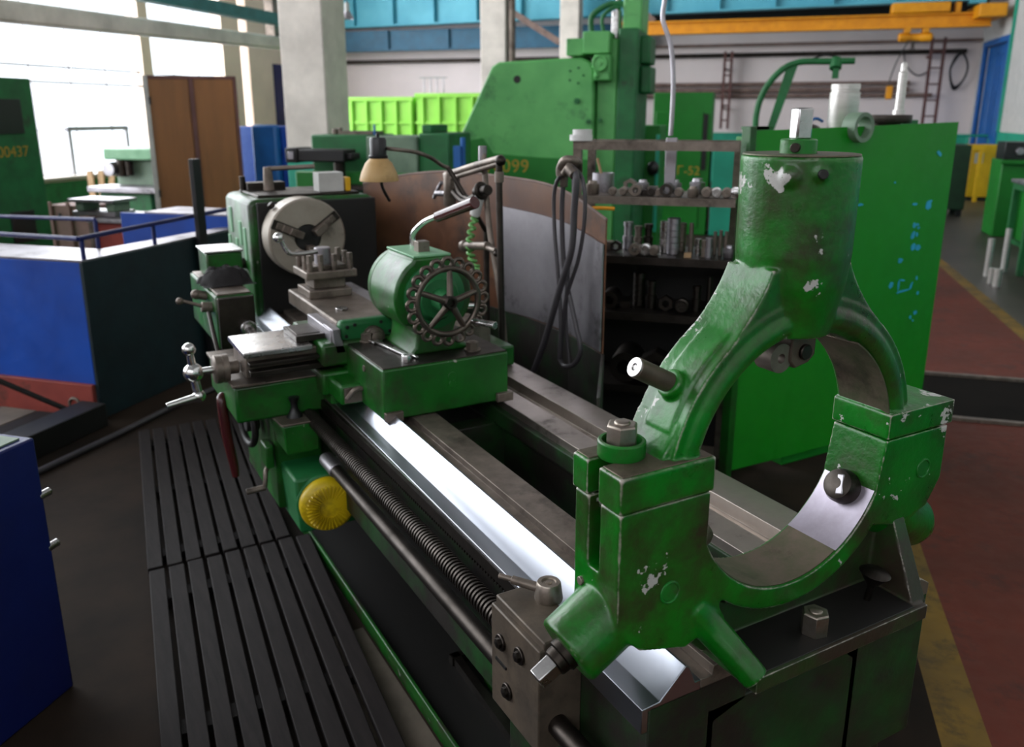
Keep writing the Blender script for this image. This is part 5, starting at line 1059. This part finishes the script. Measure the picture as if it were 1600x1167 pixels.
# brown plywood cabinet
p0 = BF.inverted() @ (lambda d: Vector((0, 0, CH))+d*(9.0/FPX))(FWD*FPX+RGT*(222-800)-UPV*(116-533)); p1 = BF.inverted() @ (lambda d: Vector((0, 0, CH))+d*(9.3/FPX))(FWD*FPX+RGT*(369-800)-UPV*(131-533))
ang = math.atan2(p1.y-p0.y, p1.x-p0.x); W = math.hypot(p1.x-p0.x, p1.y-p0.y); PF = BF @ Matrix.Translation((p0.x, p0.y, 0)) @ Matrix.Rotation(ang, 4, 'Z')
t = thing('plywood_cabinet', 'tall brown two door plywood cabinet standing in front of the bright windows', 'cabinet', (W/2, 0.25, 0), PF)
MB(PF).box(0.0, 0.02, 0.48, W, 0.5, 2.05).box(0, 0.02, 0, 0.05, 0.07, 0.5).box(W-0.05, 0.02, 0, W, 0.07, 0.5).box(0, 0.45, 0, 0.05, 0.5, 0.5).box(W-0.05, 0.45, 0, W, 0.5, 0.5).build('carcass', BROWN_W, t, bevel=0.004)
for k in range(2):
    d = MB(PF).box(0.045+k*(W-0.03)/2, 0.0, 0.52, (W-0.03)/2+k*(W-0.03)/2-0.01, 0.02, 2.02).build('cabinet_door', BROWN_W, t, bevel=0.003)
MB(PF).box(W/2-0.015, -0.012, 0.5, W/2+0.03, 0.0, 2.02).build('centre_strip', LADDER, t, bevel=0.002)
MB(PF).box(0.0, -0.006, 2.02, W, 0.02, 2.055).box(W-0.03, -0.006, 0.5, W, 0.02, 2.02).build('frame_strip', LADDER, t, bevel=0.002)
o = MB(PF).box(-0.005, -0.015, 0.48, 0.045, 0.02, 2.05).build('edge_strip', PAPER, t, bevel=0.002); o['label'] = 'white left edge strip'
MB(PF).cyl((0.05, -0.015, 0.75), (0.05, -0.015, 0.83), 0.012).build('hinge', BLACK, t); MB(PF).cyl((0.05, -0.015, 1.75), (0.05, -0.015, 1.83), 0.012).build('hinge', BLACK, t)
# blue lockers behind
t = thing('blue_locker', 'blue steel lockers standing left of the concrete column', 'locker', (-5.8, 9.3, 0), BF)
xs = [P2(x, 196, 9)[0] for x in (368, 398, 437, 453)]; zt_ = P2(398, 196, 9)[1]
MB(BF).box(xs[0], 9.02, 0, xs[3], 9.5, zt_-0.01).build('carcass', B_BLUE, t, bevel=0.006)
MB(BF).box(xs[0]+0.01, 9.0, 0.05, xs[1]-0.01, 9.02, zt_-0.02).build('locker_door', B_LIGHT, t, bevel=0.004)
MB(BF).box(xs[1], 8.9, 0.0, xs[2], 9.02, zt_+0.01).build('locker_door', B_DOOR, t, bevel=0.03)
MB(BF).box(xs[2]+0.01, 9.0, 0.05, xs[3]-0.01, 9.02, zt_-0.05).build('locker_door', B_BLUE, t, bevel=0.004)
# second lathe / milling machine behind the headstock
t = thing('turret_lathe', 'dark green machine with black milling head behind the headstock', 'machine', (-3.3, 7.3, 0), BF)
a = [P2(x, 212, 7)[0] for x in (485, 570, 652, 700)]; z0 = P2(560, 211, 7)[1]
MB(BF).box(a[0], 7.0, 0, a[1]+0.02, 7.6, z0).build('head_case', G_DARK, t, bevel=0.015)
MB(BF).box(a[1]+0.02, 6.98, 0, a[2], 7.6, z0-0.01).build('front_door', G_GREY, t, bevel=0.012)
MB(BF).box(a[2], 7.02, 0, a[3], 7.6, z0+0.02).build('end_case', G_DARK, t, bevel=0.015)
MB(BF).box(a[2], 7.1, z0+0.02, a[2]+0.1, 7.5, z0+0.09).build('top_step', G_DARK, t, bevel=0.01)
MB(BF).cyl((a[0]+0.15, 7.2, z0), (a[0]+0.15, 7.2, z0+0.05), 0.03).cyl((a[0]+0.2, 7.2, z0), (a[0]+0.2, 7.2, z0+0.06), 0.022).box(a[0]+0.22, 7.15, z0, a[1], 7.4, z0+0.03).build('loose_tools', OILST, t)
MB(BF).cyl((a[1]+0.05, 7.1, z0), (a[1]+0.05, 7.1, z0+0.09), 0.01).build('teal_peg', B_DOOR, t)
q0 = P2(454, 252, 6.7); q1 = P2(540, 234, 6.7)
MB(BF).box(q0[0], 6.66, q0[1], q1[0], 6.9, q1[1]).box(q1[0], 6.7, q0[1]+0.02, q1[0]+0.06, 6.86, q1[1]-0.03).box(q0[0]-0.015, 6.64, q0[1]-0.01, q0[0]+0.1, 6.92, q1[1]+0.012).build('milling_head', OILBLK, t, bevel=0.012)
MB(BF).box(q0[0]+0.02, 6.625, q0[1]+0.02, q0[0]+0.075, 6.64, q1[1]-0.02).build('square_socket', GALV, t, bevel=0.004)
MB(BF).cyl((q1[0]-0.12, 6.8, q0[1]-0.2), (q1[0]-0.12, 6.8, q0[1]), 0.05).box(q1[0]-0.3, 6.7, q0[1]-0.24, q1[0]+0.3, 7.0, q0[1]-0.2).build('head_stand', DKST, t, bevel=0.006)
MB(BF).box(P2(462, 280, 6.9)[0], 6.9, 0.0, P2(690, 280, 6.9)[0], 7.0, P2(480, 268, 6.9)[1]).build('bed', G_DEEP, t, bevel=0.01)
MB(BF).cyl((P2(720, 210, 6.9)[0], 6.95, 0), (P2(720, 210, 6.9)[0], 6.95, P2(720, 215, 6.9)[1]), 0.022).box(P2(708, 225, 6.9)[0], 6.9, P2(708, 262, 6.9)[1], P2(719, 225, 6.9)[0], 6.96, P2(708, 228, 6.9)[1]).build('control_post', B_DOOR, t)
# lime green bins
for k, (x0, x1, y0, y1, lab) in enumerate(((540, 645, 152, 146, 'lime green ribbed steel bin right of the concrete column'), (650, 768, 146, 140, 'lime green ribbed steel bin half hidden by the slotting machine'))):
    a0, z = P2(x0, y0, 16); a1, z1 = P2(x1, y1, 16)
    t = thing('waste_bin', lab, 'bin', ((a0+a1)/2, 16.5, 0), BF)
    MB(BF).box(a0, 16, 0.1, a1, 17.2, z).build('bin_body', G_LIME, t, bevel=0.01)
    MB(BF).box(a0-0.02, 15.95, z-0.08, a1+0.02, 16, z).box(a0-0.02, 15.96, 1.45, a1+0.02, 16, 1.5).build('rim', G_LIME, t, bevel=0.008)
    for i in range(5): x = a0+(a1-a0)*(0.08+0.22*i); MB(BF).box(x, 15.93, 0.1, x+0.05, 16, z-0.08).build('rib', G_LIME, t, bevel=0.005)
    for x in (a0+0.1, a1-0.2): MB(BF).box(x, 16.1, 0, x+0.1, 17.1, 0.1).build('skid', G_DARK, t)
t = thing('wire_stand', 'white wire stand on top of the lime green bins', 'stand', (-6.6, 16.5, 2.05), BF)
for i in range(4): MB(BF).cyl((-6.75+i*0.14, 16.5, P2(650, 146, 16)[1]), (-6.75+i*0.14, 16.5, 2.36), 0.012).build('upright', GALV, t)
MB(BF).cyl((-6.85, 16.5, 2.36), (-6.25, 16.5, 2.36), 0.012).build('top_wire', GALV, t)
# pendant lamp
c = on_b(543, 30, 10)
t = thing('pendant_lamp', 'small white enamel lamp hanging under the roof right of the concrete column', 'lamp', (c.x, 10, c.z), BF)
MB(BF).rev((c.x, 10, c.z), (0, 0, 1), [(0.075, 0), (0.07, 0.03), (0.035, 0.09), (0.03, 0.09), (0.066, 0.03), (0.072, 0.001)], 28, False, False).build('lamp_shade', GALV, t)
MB(BF).cyl((c.x, 10, c.z+0.08), (c.x, 10, c.z+0.19), 0.03).build('socket', WHITE, t); MB(BF).cyl((c.x, 10, c.z+0.19), (c.x, 10, ZC), 0.008).build('cord', BLACK, t)
# benches, vice and small things before the window
t = thing('steel_bench', 'grey topped workbench in front of the windows left of the plywood cabinet', 'bench', (-5.5, 6.8, 0), BF)
p = on_z(100, 352, 0.80); q = on_z(228, 344, 0.80); p = BF.inverted() @ p; q = BF.inverted() @ q
MB(BF).box(p.x-0.1, 5.65, 0.78, p.x+0.62, 6.25, 0.81).build('bench_top', GALV, t, bevel=0.004)
MB(BF).box(p.x-0.04, 5.7, 0.3, p.x+0.25, 6.2, 0.78).build('drawer_case', RED, t, bevel=0.004)
for a in (p.x-0.09, p.x+0.27, p.x+0.57): MB(BF).box(a, 5.66, 0, a+0.04, 5.70, 0.78).build('leg', OILST, t); MB(BF).box(a, 6.2, 0, a+0.04, 6.24, 0.78).build('leg', OILST, t)
BX = p.x
v0 = on_b(135, 340, 5.95).x; v1 = on_b(200, 340, 5.95).x
t = thing('bench_vise', 'pale machine vise on the grey bench before the windows', 'vise', ((v0+v1)/2, 5.95, 0.811), BF)
MB(BF).box(v0, 5.8, 0.811, v1, 6.05, 0.85).build('vise_base', GALV, t, bevel=0.006); MB(BF).box(v0+0.02, 5.82, 0.85, v0+0.1, 6.02, 0.93).box(v1-0.1, 5.82, 0.85, v1-0.02, 6.02, 0.93).build('vise_jaw', G_GREY, t, bevel=0.008); MB(BF).box(v0, 5.76, 0.93, v1+0.03, 6.05, 0.955).build('clamped_plate', GALV, t, bevel=0.003)
tag(MB(BF).cyl((BX+0.0, 5.85, 0.811), (BX+0.0, 5.85, 0.88), 0.022).build('small_can', OILST), 'small grey can on the left part of the grey bench', 'can')
c0 = on_b(76, 320, 6.5); c1 = on_b(138, 320, 6.5); zc = c0.z
t = thing('timber_crate', 'pink wooden crate with holes behind the grey bench', 'crate', ((c0.x+c1.x)/2, 6.7, 0), BF)
MB(BF).box(c0.x, 6.5, 0.0, c1.x, 6.9, zc).build('crate_body', WOODK, t, bevel=0.004)
for i in range(3): x = c0.x+(c1.x-c0.x-0.04)*i/2; MB(BF).box(x, 6.485, 0.0, x+0.04, 6.5, zc+0.03).build('batten', WOODK, t, bevel=0.003)
for i in range(3): x = c0.x+(c1.x-c0.x)*(0.25+0.22*i); MB(BF).cyl((x, 6.51, zc-0.09), (x, 6.49, zc-0.09), 0.016, n=12).build('hole', OILBLK, t)
p = BF.inverted() @ on_z(150, 295, 0.9)
t = thing('timber_offcuts', 'bundle of raw timber boards leaning against the window sill', 'boards', (-9.3, 10.4, 0), BF)
c = on_b(148, 285, 10.4)
for i in range(3): MB(BF).obox((c.x+0.09*i-0.05, 10.4+0.05*i, c.z-0.45), (0.12*(i-1), 0.1, 1), (1, 0, 0), 0.62, 0.05, 0.015).build('board', TIMBER, t)
m3 = thing('milling_machine', 'milling machine with pale green head in front of the windows', 'machine', (-8.1, 9.6, 0), BF)
a0, z1 = P2(168, 231, 9.4); a1, z0 = P2(235, 250, 9.4)
MB(BF).box(a0, 9.3, z0, a1+0.3, 9.8, z1).build('machine_head', G_PALE, m3, bevel=0.02)
MB(BF).box(a0+0.05, 9.45, 0.0, a1+0.25, 9.85, z0).build('column', G_GREY, m3, bevel=0.03)
MB(BF).cyl((a0+0.22, 9.38, z0-0.22), (a0+0.22, 9.38, z0), 0.07).cyl((a0+0.35, 9.36, z0-0.2), (a0+0.35, 9.36, z0-0.02), 0.045).build('spindle_head', DKST, m3)
MB(BF).cyl((a0+0.1, 9.25, z0-0.12), (a0+0.1, 9.4, z0-0.12), 0.09).build('hand_wheel', GALV, m3)
MB(BF).box(a0-0.05, 9.0, z0-0.40, a1+0.35, 9.44, z0-0.33).build('work_table', GALV, m3, bevel=0.008); MB(BF).box(a0+0.05, 9.1, 0.25, a1+0.2, 9.45, z0-0.40).build('knee', G_DARK, m3, bevel=0.02)

# ================================================================== RIGHT SIDE
t = thing('dark_cabinet', 'dark green steel cabinet on legs in the aisle at right', 'cabinet', (2.95, 15.6, 0), BF)
a0, z1 = P2(1438, 226, 15.4); a1 = P2(1520, 226, 15.4)[0]
MB(BF).box(a0, 15.4, 0.12, a1, 16.0, z1).build('carcass', G_AISLE, t, bevel=0.012)
for a in (a0+0.02, a1-0.1):
    for b in (15.45, 15.9): MB(BF).box(a, b, 0, a+0.08, b+0.06, 0.12).build('foot', BLACK, t)
t = thing('yellow_cabinet', 'yellow steel cabinet with pale notice standing by the blue door', 'cabinet', (4.1, 18.9, 0), BF)
a0, z1 = P2(1520, 226, 18.6); a1 = P2(1571, 226, 18.6)[0]; a1 = min(a1, AR-0.05)
MB(BF).box(a0, 18.6, 0.06, a1, 19.0, z1).build('carcass', Y_CAB, t, bevel=0.01)
MB(BF).box(a0+0.02, 18.62, 0, a1-0.02, 18.98, 0.06).build('base', BLACK, t)
c = P2(1530, 247, 18.6); MB(BF).box(c[0]-0.08, 18.59, c[1]-0.1, c[0]+0.07, 18.6, c[1]+0.1).build('notice', PAPER, t)
t = thing('yellow_barrier', 'yellow beam lying behind the dark green cabinet at right', 'beam', (3.2, 18.2, 0), BF)
a0, z1 = P2(1470, 225, 18.2); MB(BF).box(a0, 18.2, z1-0.1, a0+0.8, 18.3, z1).build('beam', Y_CAB, t); MB(BF).box(a0+0.1, 18.2, 0, a0+0.16, 18.3, z1-0.1).box(a0+0.7, 18.2, 0, a0+0.76, 18.3, z1-0.1).build('support', Y_CAB, t)
t = thing('teal_rail', 'thin teal handrail in front of the back wall left of the blue door', 'rail', (3.6, 20.4, 0), BF)
for x in (1488, 1513, 1546): c = P2(x, 212, 20.4); MB(BF).cyl((c[0], 20.4, 0), (c[0], 20.4, c[1]), 0.025).build('upright', G_TEAL, t)
MB(BF).cyl((P2(1488, 212, 20.4)[0], 20.4, P2(1488, 212, 20.4)[1]), (P2(1546, 212, 20.4)[0], 20.4, P2(1546, 212, 20.4)[1]), 0.025).build('hand_rail', G_TEAL, t)
# bench at the right edge
bn = thing('aisle_bench', 'green steel bench with bright top at the right edge of the aisle', 'bench', (3.3, 10.4, 0), BF)
p = BF.inverted() @ on_z(1548, 288, 0.95)
A0b, B0b = 2.62, 9.75
MB(BF).box(A0b, B0b, 0.93, A0b+1.3, B0b+0.7, 0.965).build('bench_top', GALV, bn, bevel=0.006)
MB(BF).box(A0b+0.02, B0b+0.02, 0.86, A0b+1.28, B0b+0.68, 0.93).build('apron_frame', G_DARK, bn, bevel=0.004)
for a in (A0b+0.02, A0b+1.22):
    for b in (B0b+0.02, B0b+0.62): MB(BF).box(a, b, 0, a+0.06, b+0.06, 0.86).build('leg', G_DARK, bn, bevel=0.004)
MB(BF).box(A0b+0.05, B0b+0.05, 0.28, A0b+1.25, B0b+0.65, 0.32).build('lower_shelf', G_DARK, bn, bevel=0.004)
MB(BF).box(A0b+0.1, B0b+0.3, 0.32, A0b+1.2, B0b+0.64, 0.86).build('back_case', G_DEEP, bn, bevel=0.006)
t = thing('roll_stand', 'low green stand with a steel roller next to the bright bars at right', 'stand', (2.5, 8.75, 0), BF)
for a in (2.55, 3.05):
    for b in (8.6, 8.9): MB(BF).box(a, b, 0, a+0.04, b+0.04, 0.62).build('leg', G_DARK, t)
MB(BF).box(2.55, 8.6, 0.58, 3.09, 8.94, 0.62).build('stand_frame', G_DARK, t, bevel=0.003); MB(BF).cyl((2.5, 8.7, 0.66), (3.1, 8.8, 0.66), 0.04).build('roller', STEEL, t)
MB(BF).box(2.56, 8.61, 0.22, 3.08, 8.93, 0.25).build('shelf', G_DARK, t)
for k, (x, y, h, r, lab) in enumerate(((1541, 432, 0.40, 0.032, 'tall bright steel bar standing leftmost of the bars on the aisle floor'), (1547, 443, 0.16, 0.032, 'shorter bright bar standing in front of the leftmost tall bar'), (1567, 425, 0.47, 0.032, 'tallest bright steel bar standing on the aisle floor by the stand'), (1556, 448, 0.18, 0.04, 'thick short bright bar nearest in the group on the aisle floor'))):
    p = BF.inverted() @ on_z(x, y, 0)
    tag(MB(BF).cyl((p.x, p.y, 0), (p.x, p.y, h), r).build('steel_bar', BRUSH), lab, 'bar', 'bright bars standing on the aisle floor')
t = thing('drill_machine', 'green machine with dark control panel at the right edge before the white brick wall', 'machine', (4.0, 13.2, 0), BF)
a0, z1 = P2(1571, 222, 13); a1 = AR-0.05
MB(BF).box(a0, 13, 0, a1, 13.6, P2(1571, 250, 13)[1]).build('base_case', G_DEEP, t, bevel=0.015); MB(BF).box(a0+0.02, 13.05, P2(1571, 250, 13)[1], a1, 13.5, z1).build('control_panel', BLACK, t, bevel=0.01)
MB(BF).box(a0-0.04, 12.9, P2(1571, 256, 13)[1], a1, 13.0, P2(1571, 250, 13)[1]).build('front_ledge', G_DEEP, t, bevel=0.006); MB(BF).cyl((a0+0.2, 12.98, z1-0.12), (a0+0.2, 13.05, z1-0.12), 0.05).build('dial', GALV, t)
